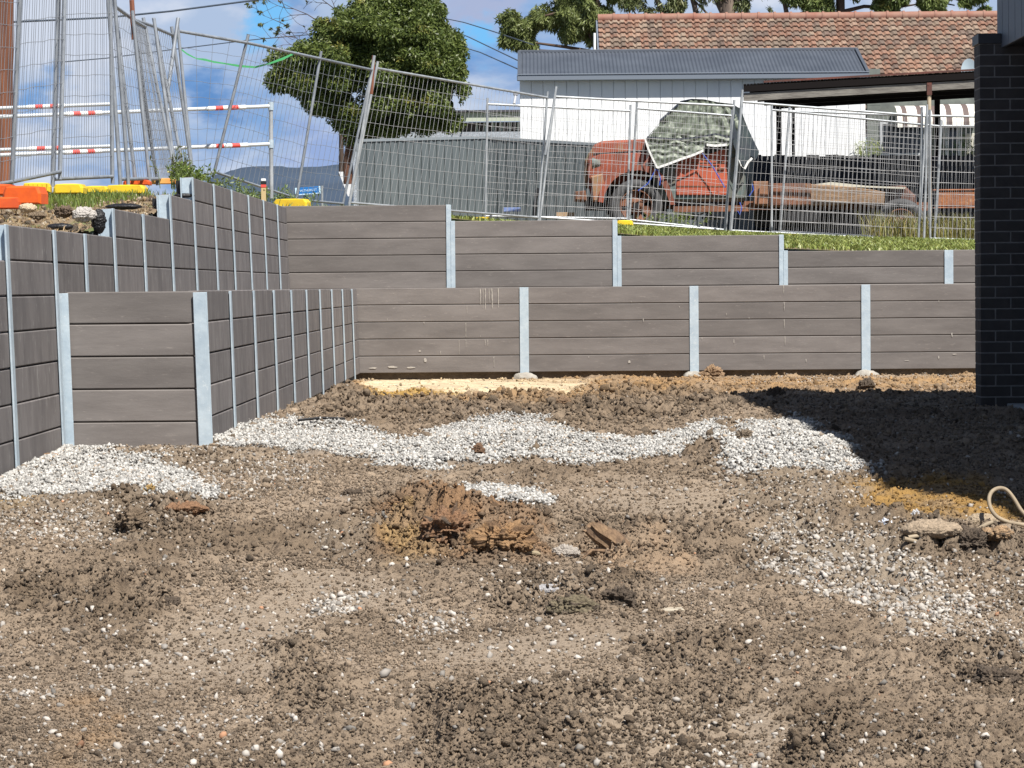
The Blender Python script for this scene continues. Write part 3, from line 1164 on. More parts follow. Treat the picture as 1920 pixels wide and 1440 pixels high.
# tall upper side wall on the left
XU = -2.90
px_u = [106.5, 164, 219, 275, 327, 371, 410, 443, 474, 502, 527.5, 550.5]
yu = [18.0 - .6, 19.45] + [F * -XU / (1001 - p) for p in px_u]
yu[-1] = 42.1
MU = Matrix.Translation((XU + .035, 0, 0)) @ Matrix.Rotation(R(90), 4, 'Z') @ Matrix.Rotation(-.036, 4, 'X')
tops = {}
bays = []
posts = []
Z0 = .03
for i in range(len(yu) - 1):
    yc = (yu[i] + yu[i + 1]) / 2
    rows = 6 if i == 0 else 7 if i < 4 else 8 if i < 6 else 9 if i < 7 else 10
    bays.append((yu[i], yu[i + 1], Z0, rows))
    if i > 0:
        posts.append((yu[i], Z0 + .2 * rows - .005))
# the third and fourth steps come close together
root = wall('retaining_wall', 'tall upper charcoal sleeper wall on the left, stepping up as it runs away', MU, posts, bays, M_sleeper_side, 0)

# upper back wall with stepped tops
YT = 42.1
root = wall('retaining_wall', 'upper charcoal sleeper wall at the back whose top steps down to the right', Matrix.Translation((0, YT, 0)),
            [(P(845, 450, YT).x, (2.045, 1.85)), (P(1157, 480, YT).x, (1.85, 1.655)), (P(1469, 490, YT).x, (1.655, 1.465)), (P(1779, 490, YT).x, 1.455),
             (P(1779, 490, YT).x + 2.02, 1.455)],
            [(P(553, 450, YT).x - .2, P(845, 450, YT).x, .845, 6), (P(845, 450, YT).x, P(1157, 450, YT).x, .85, 5), (P(1157, 450, YT).x, P(1469, 450, YT).x, .855, 4),
             (P(1469, 450, YT).x, P(1779, 450, YT).x, .86, 3), (P(1779, 450, YT).x, P(1779, 450, YT).x + 2.02, .86, 3)], M_sleeper, 0)

# backfill terraces
M_fill = mat('fill_soil', (.17, .14, .11), .95, (.11, .09, .07), 8, 6, bump=.8, bscale=30)
mb = MB()
mb.box((-2.125, YB + .09, -.4), (11, YT - .01, 1.0))
mb.box((-2.92, YE + .1, -.4), (-2.13, YT - .01, 1.0))
o = mb.build('terrace', M_fill)
tag(o, kind='structure')


# ------------------------------------------------------------------ upper terrain
def bank_z(X, Y):
    X = np.asarray(X, float)
    Y = np.asarray(Y, float)
    zl = np.interp(Y, [10, 17, 19, 24, 28, 32, 36, 44, 60], [1.0, 1.16, 1.33, 1.47, 1.68, 1.90, 1.96, 1.97, 1.95])
    zl = zl + np.clip((-XU - X - 5.8) * 0, 0, 1) + .05 * sstep(-3.0, -4.2, -(-X)) * 0
    z0 = np.interp(X, [-3, -1.2, .8, 2.9, 5, 12], [1.97, 1.90, 1.70, 1.50, 1.40, 1.2])
    z1 = np.interp(X, [-5, -1, 1, 3.1, 6.2, 14], [2.03, 2.03, 2.04, 1.88, 1.75, 1.5])
    t = np.clip((Y - 42.2) / 14.5, 0, 1)
    zb = z0 * (1 - t) + z1 * t
    zb = zb + sstep(57, 64, Y) * (2.0 - zb) * .6
    back = sstep(41.9, 42.3, Y)
    left = sstep(-2.6, -3.4, X)
    z = np.where(Y > 42.05, zb * (1 - left) + np.maximum(zl, 1.9) * left, zl)
    # the street side falls away on the left
    fall = sstep(48, 120, Y) * sstep(-1.5, -9, X)
    z = z - fall * 3.0
    z = z - sstep(110, 300, Y) * 3
    return z + .03 * fbm(X.ravel(), Y.ravel(), .5, 3).reshape(X.shape)


M_bank = mat('bank_soil', (.16, .115, .075), .95, (.24, .185, .11), 3.0, 7, bump=.8, bscale=18, c3=(.10, .13, .04), s3=2.2, f3=.48)


def grid_obj(name, xs, ys, fz, m, kind='structure', col=None):
    XX, YY = np.meshgrid(xs, ys)
    Z = fz(XX, YY)
    nx = len(xs)
    i = np.arange((len(ys) - 1) * nx).reshape(len(ys) - 1, nx)[:, :-1].ravel()
    o = npmesh(name, np.stack([XX.ravel(), YY.ravel(), Z.ravel()], 1), np.stack([i, i + 1, i + nx + 1, i + nx], 1), m, smooth=True, col=col)
    if kind:
        tag(o, kind=kind)
    return o


def left_fine(X, Y):
    n = fbm(X.ravel(), Y.ravel(), 2.2, 5).reshape(X.shape)
    b = np.abs(fbm(X.ravel() + 9, Y.ravel() + 4, 5, 4)).reshape(X.shape)
    return bank_z(X, Y) + .03 * n + .05 * b - .02


grid_obj('bank', np.concatenate([np.linspace(-16, -6, 30)[:-1], np.linspace(-6, XU - .12, 130)]), np.linspace(12, 42.06, 420), left_fine, M_bank)
grid_obj('bank', np.concatenate([np.linspace(-16, -6, 20)[:-1], np.linspace(-6, 12, 180)]),
         np.linspace(42.22, 66, 160), lambda X, Y: bank_z(X, Y) - .0, M_bank)
M_far = mat('far_ground', (.10, .12, .06), .95, (.15, .13, .09), .3, 6)
grid_obj('field', np.linspace(-150, 150, 160), np.linspace(65.5, 900, 200), lambda X, Y: bank_z(np.clip(X, -9, 20), Y) - .02, M_far)


def hillz(X, Y):
    n = fbm(X.ravel(), Y.ravel(), .004, 5).reshape(X.shape)
    return -6 + (56 + 14 * n + 2.5 * perlin(X * .05, Y * .02)) * sstep(1000, 1500, Y) * (.05 + .95 * sstep(-175, -128, X)) + 1.2 * perlin(X * .09, Y * .09)


M_hill = mat('hazy_forested_hill', (.040, .064, .105), .95, (.026, .044, .075), .02, 8, c3=(.07, .08, .095), s3=.06, f3=.42)  # distance haze is painted in as the blue base colour
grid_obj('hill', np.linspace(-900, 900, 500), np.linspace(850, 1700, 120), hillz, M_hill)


# grass
def blades(name, X, Y, Z, h, w, c0, c1, label, lean=.35):
    n = len(X)
    a = rng.random(n) * 2 * np.pi
    hh = h * rng.uniform(.5, 1.25, n)
    la = rng.random(n) * 2 * np.pi
    lx, ly = np.cos(la) * lean * hh, np.sin(la) * lean * hh
    wx, wy = np.cos(a) * w / 2, np.sin(a) * w / 2
    p0 = np.stack([X - wx, Y - wy, Z - .02], 1)
    p1 = np.stack([X + wx, Y + wy, Z - .02], 1)
    p2 = np.stack([X + wx * .8 + lx * .35, Y + wy * .8 + ly * .35, Z + hh * .6], 1)
    p3 = np.stack([X - wx * .8 + lx * .35, Y - wy * .8 + ly * .35, Z + hh * .6], 1)
    p4 = np.stack([X + lx, Y + ly, Z + hh], 1)
    V = np.stack([p0, p1, p2, p3, p4], 1).reshape(-1, 3)
    b = (np.arange(n) * 5)[:, None]
    Fq = np.concatenate([b + np.array([[0, 1, 2]]), b + np.array([[0, 2, 3]]), b + np.array([[3, 2, 4]])])
    t = rng.random(n)[:, None]
    c = (np.array(c0) * (1 - t) + np.array(c1) * t) * rng.uniform(.7, 1.15, n)[:, None]
    o = npmesh(name, V, Fq, M_leaf, col=np.repeat(c, 5, 0))
    return tag(o, label, 'grass', kind='stuff')


def grass_left():
    n = 60000
    X = rng.uniform(-6.2, -3.05, n)
    Y = rng.uniform(19, 41.8, n)
    Z = left_fine(X, Y)
    u, v = proj(X, Y, Z)
    g = inpoly(u + 25 * fbm(X, Y, 1.5, 3), v, [(80, 350), (300, 346), (330, 330), (420, 340), (470, 352), (560, 390), (420, 380), (300, 366), (150, 392), (60, 392)], 12)
    k = rng.random(n) < np.clip(g * .9, 0, 1)
    blades('grass', X[k], Y[k], Z[k], .075, .010, (.10, .17, .035), (.22, .26, .06), 'green grass tufts on the left bank before the plastic fence feet')
    k = rng.random(n) < .20 * (1 - g * .7)
    blades('dry_grass', X[k], Y[k], Z[k], .035, .009, (.36, .25, .13), (.26, .19, .10), 'dry straw coloured grass over the left bank soil', lean=1.6)
    n = 2600
    X = rng.uniform(-3.6, -2.2, n) - .9
    Y = rng.uniform(38, 60, n)
    # right hand strip behind the stepped wall
    n = 90000
    X = rng.uniform(-3.0, 8.2, n)
    Y = rng.uniform(42.35, 60.5, n)
    Z = bank_z(X, Y)
    cl_ = sstep(-.45, .35, fbm(X, Y, .9, 4))
    k = rng.random(n) < (.35 + .6 * cl_)
    X, Y, Z = X[k], Y[k], Z[k]
    blades('grass', X, Y, Z, .055, .022, (.13, .19, .04), (.33, .36, .10), 'bright green grass strip between the stepped wall and the mesh fence', lean=.8)
    n = 7000
    X = rng.uniform(-6.5, -2.2, n)
    Y = rng.uniform(42.3, 64, n)
    blades('grass', X, Y, bank_z(X, Y), .12, .02, (.11, .18, .045), (.24, .30, .08), 'taller green grass beyond the wall corner near the street sign', lean=.6)
    n = 2200
    X = rng.uniform(5.6, 8.6, n)
    Y = rng.uniform(57.6, 60, n)
    blades('dry_grass', X, Y, bank_z(X, Y), .42, .018, (.34, .27, .10), (.16, .19, .05), 'tall dry grass stalks behind the mesh fence beside the brick pier', lean=.45)


grass_left()

# ------------------------------------------------------------------ new house at the right (pier, fascia, upper storey)
house = thing('house', 'dark brick pier and blue grey fascia of the new house at right edge', 'house', (3.49, 27.5, .088))
M_brick = mat('black_brick', (.036, .032, .031), .8, (.054, .048, .046), 7, 5, bump=.35, bscale=50, bdist=.004, c3=(.05, .05, .052), s3=60, f3=.36)
M_mortar = mat('grey_mortar', (.20, .19, .185), .9, (.15, .145, .14), 20, 4)
M_fascia = mat('slate_blue_cladding', (.105, .125, .155), .55, (.085, .10, .13), 3, 4, (1, .3, 1), bump=.1)
M_black = mat('black_metal', (.02, .022, .026), .5)
M_slab = mat('concrete_slab', (.42, .42, .41), .85, (.30, .30, .29), 5, 6, bump=.3)
PW, PD, PH = .60, .35, 33 * .086


def brick_pier():
    mb = MB()
    bl, bh, j = .23, .076, .010
    n = 33
    mb.cur = 1
    mb.box((.0025, .0025, -.25), (PW - .004, PD - .004, n * (bh + j)))
    mb.cur = 0
    for k in range(-2, n):
        z = k * (bh + j)
        x = 0.0
        first = .11 if k % 2 == 0 else .23
        segs = []
        while x < PW - .02:
            l_ = first if x == 0 else bl
            segs.append((x, min(x + l_, PW)))
            x += l_ + j
        for (a, b) in segs:
            mb.box((a, 0, z), (b, .05, z + bh), .003)
        y = .05 + j if k % 2 == 0 else .05 + .07
        if k % 2:
            mb.box((0, .05 + .0005, z), (.05, .05 + .06, z + bh), .003)
            y = .12
        while y < PD - .02:
            y2 = min(y + bl, PD)
            mb.box((0, y, z), (.05, y2, z + bh), .003)
            y = y2 + j
        mb.box((PW - .03, .06, z), (PW, PD, z + bh), .003)
    o = mb.build('brick_pier', [M_brick, M_mortar], house)
    return o


brick_pier()
mb = MB().box((-.012, -.014, PH - .005), (.17, PD + .02, PH + .075), .004)
mb.build('pier_cap', M_black, house)
# fascia running toward the camera from the pier
mb = MB().box((.17, -14.2, PH - .035), (.20, .25, PH + 1.4), .002)
for k in range(40):
    mb.box((.168, -14.1 + .36 * k, PH - .03), (.1695, -14.1 + .36 * k + .004, PH + 1.39))
mb.build('fascia', M_fascia, house)
mb = MB().box((.201, -14.2, PH - .02), (8, .25, PH + .04))
mb.build('soffit', M_black, house)
mb = MB()
mb.box((.31, -13.85, PH + .85 + .1), (8, 1.95, PH + 3.15))
mb.build('upper_storey', M_fascia, house)
mb = MB().box((.20, -13.6, -.3), (8, -.012, .030), .006)
mb.build('slab', M_slab, house)
mb = MB().box((5.5, -13.6, .037), (5.6, PD, PH - .03))
mb.build('wall', M_brick, house)


# ------------------------------------------------------------------ background buildings
def at(px, py, Y):
    return P(px, py, Y)


M_white = mat('white_cladding', (.80, .81, .82), .6, (.74, .75, .77), 2, 4, (1, 1, .2))
M_iron = mat('blue_grey_iron', L(84, 90, 100), .55, L(72, 78, 88), 1.2, 5, metal=.1)
M_gutter = mat('grey_gutter', L(110, 118, 130), .5)
M_tile = mat('terracotta', (.40, .165, .10), .85, attr=True, bump=.5, bscale=12, c3=(.16, .125, .10), s3=7, f3=.50)
M_ridge = mat('ridge_terracotta', (.24, .105, .075), .8, (.27, .16, .12), 3, 6, bump=.4)


def shed():
    Y0 = 70.0
    s = F / Y0
    tl = at(974, 141, Y0)
    tr = at(1624, 137, Y0)
    root = thing('shed', 'white clad shed with corrugated blue grey lean to roof', 'shed', (tl.x, Y0, 2.0))
    W = tr.x - tl.x
    H = tl.z - 2.0 - .02
    # cladding with shallow joints
    mb = MB()
    bw = 22 / s
    n = int(W / bw) + 1
    for i in range(n):
        x0, x1 = i * bw + .004, min((i + 1) * bw, W) - .004
        if x1 - x0 > .03:
            mb.box((x0, .16, -.6), (x1, .22, H), .006)
    mb.box((0.002, .185, -.6), (W - .002, 2.6, H - .01))
    mb.build('wall', M_white, root)
    # corrugated roof
    hi = at(974, 98, 72.4)
    rise = hi.z - tl.z
    m = 8
    nx = int(W / .076 * m)
    xs = np.linspace(-.02, W + .02, nx)
    wv = .011 * np.cos(xs / .076 * 2 * np.pi)
    V = []
    for t, yy in ((0, -.02), (1, 2.45)):
        V.append(np.stack([xs, np.full(nx, yy), H + .02 + rise * t + wv], 1))
    V = np.concatenate(V)
    V = np.concatenate([V, V - np.array([0, 0, .012])])
    i = np.arange(nx - 1)
    Fc = np.concatenate([np.stack([i, i + 1, i + 1 + nx, i + nx], 1), np.stack([i + 2 * nx, i + 1 + 2 * nx, i + 1 + 3 * nx, i + 3 * nx], 1)])
    npmesh('roof', V, Fc, M_iron, root, smooth=True)
    mb = MB()
    mb.box((-.05, -.06, H + .045 - .14), (W + .06, .05, H + .035 - .02), .012)
    mb.box((-.05, -.075, H + .018), (W + .06, -.055, H + .04), .004)
    mb.build('gutter', M_gutter, root)
    mb = MB().box((-.03, 2.40, H + rise + .0), (W + .03, 2.52, H + rise + .065), .01)
    for sx in (-.04, W + .0):
        mb.add([(sx, -.03, H + .02), (sx + .06, -.03, H + .02), (sx + .06, 2.45, H + rise + .02), (sx, 2.45, H + rise + .02),
                (sx, -.03, H + .06), (sx + .06, -.03, H + .06), (sx + .06, 2.45, H + rise + .06), (sx, 2.45, H + rise + .06)],
               [(0, 1, 2, 3), (4, 5, 6, 7), (0, 1, 5, 4), (1, 2, 6, 5), (2, 3, 7, 6), (3, 0, 4, 7)])
    mb.build('flashing', M_iron, root)
    # small floodlight at the left corner
    mb = MB()
    mb.box((-.13, .02, H - 1.0 + .62), (-.03, .10, H - .30), .015)
    mb.tube([(-.08, .06, H - .38), (-.10, .0, H - .50), (-.11, -.03, H - .55)], .03, 8)
    mb.build('security_light', mat('light_housing', (.35, .36, .40), .5), root)


shed()


def tile_house():
    Yr = 90.0
    rl = at(1121, 40, Yr)
    rr_ = at(1876, 31, Yr)
    root = thing('house', 'neighbouring house with weathered terracotta tile roof behind the shed', 'house', (rl.x, Yr, 2.0))
    W = rr_.x - rl.x + 2.5
    zr = (rl.z + rr_.z) / 2 - 2.0 + .02
    pitch = R(25)
    gauge = .33
    nco = 20
    tw = .19
    m = 10
    nx = int(W / tw * m)
    xs = np.linspace(0, W, nx)
    rows = []
    tcs = []
    tpal = np.array([(.22, .122, .085), (.25, .165, .120), (.20, .105, .072), (.24, .175, .130), (.17, .125, .095), (.24, .135, .092), (.14, .095, .075)])
    for k in range(nco):
        off = 0
        ph = (xs / tw) % 1
        prof = .020 * np.sin(ph * 2 * np.pi) + .014 * np.cos(ph * 4 * np.pi)
        ji = rng.uniform(-.012, .012, int(W / tw) + 2)[(xs / tw).astype(int)]
        tid = (xs / tw + .5).astype(int)
        tcol = tpal[rng.integers(0, len(tpal), tid.max() + 2)] * rng.uniform(.75, 1.15, (tid.max() + 2, 1))
        for t, lift in ((0.16, .0), (0.0, .022), (0.0, .058), (.5, .030), (1.0, .0)):
            s_ = (nco - k - t) * gauge      # distance down slope: k=0 is the eave course
            d = s_ + ji * (1 - t)
            y = -d * math.cos(pitch)
            z = zr - d * math.sin(pitch) + prof + lift + ji * .5
            rows.append(np.stack([xs, y, z], 1))
            tcs.append(tcol[tid])
    V = np.concatenate(rows)
    F_ = []
    i = np.arange(nx - 1)
    for r_ in range(len(rows) - 1):
        b = r_ * nx
        F_.append(np.stack([b + i, b + i + 1, b + i + 1 + nx, b + i + nx], 1))
    npmesh('roof', V, np.concatenate(F_), M_tile, root, smooth=False, col=np.concatenate(tcs))
    mb = MB()
    k = 0
    x = 0.0
    while x < W:
        mb.tube([(x, 0, zr + .03), (x + .40, 0, zr + .035)], .115, 12)
        mb.tube([(x + .38, 0, zr + .035), (x + .44, 0, zr + .035)], .135, 12)
        x += .41
    mb.build('ridge_cap', M_ridge, root, smooth=True)
    mb = MB()
    mb.add([(-.05, 0, zr), (-.05, -6.2, zr - 6.2 * math.tan(pitch)), (-.05, -6.2, zr - 6.2 * math.tan(pitch) - .2), (-.05, 0, zr - .25),
            (0.0, 0, zr), (0.0, -6.2, zr - 6.2 * math.tan(pitch)), (0.0, -6.2, zr - 6.2 * math.tan(pitch) - .2), (0.0, 0, zr - .25)],
           [(0, 1, 2, 3), (4, 5, 6, 7), (0, 1, 5, 4), (1, 2, 6, 5), (2, 3, 7, 6), (3, 0, 4, 7)])
    mb.build('barge_board', M_gutter, root)
    mb = MB()
    mb.prism([(0, 0)] * 0 or [(0.02, -.8), (W, -.8), (W, 1.95), (0.02, 1.95)], 5.0, off=-5.6)
    M_wallg = mat('grey_block_wall', (.26, .27, .25), .9, (.20, .21, .20), 3, 6, bump=.4)
    mb.build('wall', M_wallg, root)
    # rear slope of the roof
    mb = MB().add([(0, 0, zr - .01), (W, 0, zr - .01), (W, 6, zr - 2.8), (0, 6, zr - 2.8)], [(0, 1, 2, 3)])
    mb.build('roof', M_ridge, root)
    # white flue
    f0 = at(1115, 96, 88)
    f1 = at(1115, 62, 88)
    fx = f0.x - rl.x
    mb = MB().tube([(fx, f0.y - Yr, f0.z - 2.0 - .8), (fx, f0.y - Yr, f1.z - 2.0)], .033, 10)
    mb.build('flue', M_white_p, root)
    # dish on the roof
    root2 = root
    c = at(1819, 140, 79)
    mb = MB()
    n = 20
    w_, h_ = .20, .36
    vs = [(0, .06, 0)]
    for rr2, dy in ((.5, .045), (1.0, 0)):
        for i_ in range(n):
            a = 2 * math.pi * i_ / n
            vs.append((rr2 * .21 * math.cos(a), dy, rr2 * .36 * math.sin(a) + .05 * math.cos(a) * -rr2))
    fs = [(0, 1 + i_, 1 + (i_ + 1) % n) for i_ in range(n)] + [(1 + i_, 1 + (i_ + 1) % n, 1 + n + (i_ + 1) % n, 1 + n + i_) for i_ in range(n)]
    mb.add(vs, fs)
    o = mb.build('satellite_dish', mat('dish_grey', (.42, .50, .56), .5), None, smooth=True)
    o.location = c
    mb = MB().tube([(0, .05, 0), (0, .25, -.3), (0, .3, -1.6)], .02, 8)
    o2 = mb.build('mount', M_galv_pipe, o)
    tag(o, 'blue grey satellite dish showing above the carport roof edge', 'satellite dish')
    return root, rl.x


tile_root, TX = tile_house()


def annex():
    """wall and striped awnings seen under the carport"""
    Y0 = 76.0
    s = F / Y0
    a = at(1626, 180, Y0)
    b = at(1960, 180, Y0)
    root = thing('house', 'shaded grey rear wall with striped awnings behind the carport', 'house', (a.x, Y0, 2.0))
    M_w = mat('green_grey_wall', (.17, .19, .17), .9, (.11, .12, .115), 3, 6, bump=.3)
    W = b.x - a.x
    mb = MB().box((0, 0, -.4), (W, .2, 3.05))
    # block joints
    for k in range(18):
        mb.box((.0, -.004, .1 + k * .2), (.28, .0, .1 + k * .2 + .185), .003)
    mb.build('wall', M_w, root)
    M_glass = mat('dark_glass', (.02, .025, .03), .15)
    M_frame = mat('window_frame', (.45, .47, .50), .5)

    def win(p0, p1, y0, y1):
        q0, q1 = at(p0, y1, Y0), at(p1, y0, Y0)
        x0, x1, z0, z1 = q0.x - a.x, q1.x - a.x, q0.z - 2, q1.z - 2
        fr = MB()
        for (u0, u1, w0, w1) in ((x0, x0 + .05, z0, z1), (x1 - .05, x1, z0, z1), (x0 + .051, x1 - .051, z0, z0 + .05), (x0 + .051, x1 - .051, z1 - .05, z1)):
            fr.box((u0, -.06, w0), (u1, -.004, w1), .004)
        f = fr.build('window', M_frame, root)
        MB().box((x0 + .05, -.03, z0 + .05), (x1 - .05, -.015, z1 - .05)).build('pane', M_glass, f)
    win(1650, 1735, 228, 292)
    win(1772, 1800, 232, 330)
    # awnings
    M_st = [mat('awning_cream', (.80, .77, .70), .8), mat('awning_brown', (.125, .092, .085), .8)]
    for (p0, p1, yt, yb, lab) in ((1683, 1758, 198, 237, ''), (1764, 1850, 195, 237, '')):
        q0, q1 = at(p0, yb, Y0 - .9), at(p1, yt, Y0 - .1)
        x0, x1 = q0.x - a.x, at(p1, yb, Y0 - .9).x - a.x
        z0, z1 = q0.z - 2, q1.z - 2
        mb = MB()
        n = 7
        stripes = 8
        for k in range(stripes):
            mb.cur = 1 if k % 3 == 1 and k < 8 else 0
            for i_ in range(n - 1):
                def pt(j, q):
                    an = j / (n - 1) * math.pi / 2
                    return (x0 + (x1 - x0) * q + .0, -.10 - .8 * math.sin(an), z0 + .10 + (z1 - z0 - .10) * math.cos(an))
                mb.add([pt(i_, k / stripes), pt(i_, (k + 1) / stripes), pt(i_ + 1, (k + 1) / stripes), pt(i_ + 1, k / stripes)], [(0, 1, 2, 3)])
            xa, xb = x0 + (x1 - x0) * k / stripes, x0 + (x1 - x0) * (k + 1) / stripes
            mb.add([(xa, -.90, z0 + .1), (xb, -.90, z0 + .1), (xb, -.90, z0 - .02), (xa, -.90, z0 - .02)], [(0, 1, 2, 3)])
        mb.build('awning', M_st, root)
    # pale post right of the doorway
    q0, q1 = at(1812, 300, Y0), at(1838, 250, Y0)
    MB().box((q0.x - a.x, -.06, 0), (q1.x - a.x, -.005, q1.z - 2), .01).build('pale_panel', mat('pale_render', (.5, .48, .42), .9), root)


annex()


def carport():
    Yf, Yk = 62.0, 68.0
    fl, fr = at(1394, 172, Yf), at(1960, 147, Yf)
    root = thing('carport', 'low rusty flat roofed carport on a steel post behind the fence', 'carport', (fl.x, Yf, 2.0))
    M_rust = mat('rusted_edge', (.14, .045, .032), .85, (.06, .03, .025), 3, 6)
    M_timb = mat('grey_weathered_timber', (.24, .225, .20), .9, (.11, .10, .09), 2.5, 7, (1, 1, 9), bump=.5, bscale=10)
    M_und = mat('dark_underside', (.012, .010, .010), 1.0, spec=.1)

    def q(px, py, Y):
        p = at(px, py, Y)
        return (p.x - fl.x, p.y - Yf, p.z - 2.0)
    zt = lambda x: q(1394, 160, Yf)[2] + (q(1960, 128, Yf)[2] - q(1394, 160, Yf)[2]) * x / (fr.x - fl.x)
    W = fr.x - fl.x
    x_bk = q(1452, 200, Yk)[0]
    # roof sheet as sloping slab, corrugated
    mb = MB()
    nseg = 90
    for i in range(nseg):
        x0 = W * i / nseg
        x1 = W * (i + 1) / nseg - .012
        yb0 = 8.0
        cut = max(0, (x_bk - x0) / x_bk) * 6
        mb.add([(x0, -.05, zt(x0)), (x1, -.05, zt(x1)), (x1, 6 - cut, zt(x1) - .08), (x0, 6 - cut, zt(x0) - .08),
                (x0, -.05, zt(x0) + .02), (x1, -.05, zt(x1) + .02), (x1, 6 - cut, zt(x1) - .06), (x0, 6 - cut, zt(x0) - .06)],
               [(0, 1, 2, 3), (4, 5, 6, 7), (0, 1, 5, 4), (1, 2, 6, 5), (2, 3, 7, 6), (3, 0, 4, 7)])
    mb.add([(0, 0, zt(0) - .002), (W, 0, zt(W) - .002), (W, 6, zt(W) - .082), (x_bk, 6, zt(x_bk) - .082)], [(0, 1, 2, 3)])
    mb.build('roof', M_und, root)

    def beam(x0, x1, y0, y1, dz0, dz1, m, nm, bev=.01):
        b = MB()
        b.add([(x0, y0, zt(x0) + dz0), (x1, y0, zt(x1) + dz0), (x1, y1, zt(x1) + dz0), (x0, y1, zt(x0) + dz0),
               (x0, y0, zt(x0) + dz1), (x1, y0, zt(x1) + dz1), (x1, y1, zt(x1) + dz1), (x0, y1, zt(x0) + dz1)],
              [(0, 1, 2, 3), (4, 5, 6, 7), (0, 1, 5, 4), (1, 2, 6, 5), (2, 3, 7, 6), (3, 0, 4, 7)])
        return b.build(nm, m, root)
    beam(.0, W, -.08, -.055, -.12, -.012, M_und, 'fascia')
    beam(.35, W, -.10, -.052, .022, .055, M_rust, 'gutter')
    beam(.0, W, -.045, .0, -.28, -.14, M_timb, 'timber_beam')
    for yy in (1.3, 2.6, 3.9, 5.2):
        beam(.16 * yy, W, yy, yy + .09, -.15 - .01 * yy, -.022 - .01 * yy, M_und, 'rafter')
    # front post with rusty bracket
    px = q(1742, 200, Yf)
    mb = MB().tube([(px[0], -.02, -.1), (px[0], -.02, zt(px[0]) - .30)], .036, 12)
    mb.build('post', mat('cream_steel_post', (.50, .42, .30), .6, (.34, .26, .17), 8, 5), root)
    b = MB().box((px[0] - .045, -.07, zt(px[0]) - .36), (px[0] + .045, -.046, zt(px[0]) - .14), .004)
    b.tube([(px[0] - .02, -.078, zt(px[0]) - .18), (px[0] - .02, -.069, zt(px[0]) - .18)], .01, 6)
    b.build('bracket', M_rust, root)
    for p, w in ((1460, .05), (1487, .03), (1757, .05)):
        xx = q(p, 250, 67.6)[0]
        MB().box((xx - w, 5.5, -.1), (xx + w, 5.5 + 2 * w, zt(xx) - .16), .004).build('post', M_und, root)


carport()


def low_house():
    Y0 = 105
    a = at(850, 214, Y0)
    b = at(990, 204, Y0)
    root = thing('house', 'distant low house with pale green fascia behind the dense tree', 'house', (a.x, Y0, 0))
    W = b.x - a.x
    z1 = a.z
    M_f = mat('pale_green_fascia', (.42, .46, .38), .7)
    M_w = mat('brown_wall', (.10, .085, .07), .9)
    M_l = mat('pale_lattice', (.40, .44, .50), .8, (.20, .22, .25), 30, 3)
    s = F / Y0
    MB().box((-3, 0, z1 - 14 / s), (W + 1, .1, z1 + 3 / s)).build('fascia', M_f, root)
    MB().box((-3, -.1, z1 + 3.2 / s), (W + 1, 3, z1 + 7 / s)).build('roof', mat('dark_gutter', (.06, .06, .07), .6), root)
    MB().box((-3, .4, z1 - 33 / s), (W + 1, .6, z1 - 14.2 / s)).build('wall', M_w, root)
    mb = MB()
    for k in range(7):
        x = W * (.30 + .11 * k)
        MB().box((x, .3, z1 - 32 / s), (x + .06, .39, z1 - 15 / s)).build('mullion', M_f, root)
    MB().box((-3, .1, -2), (W + 1, .3, z1 - 33.2 / s)).build('wall', M_l, root)


low_house()


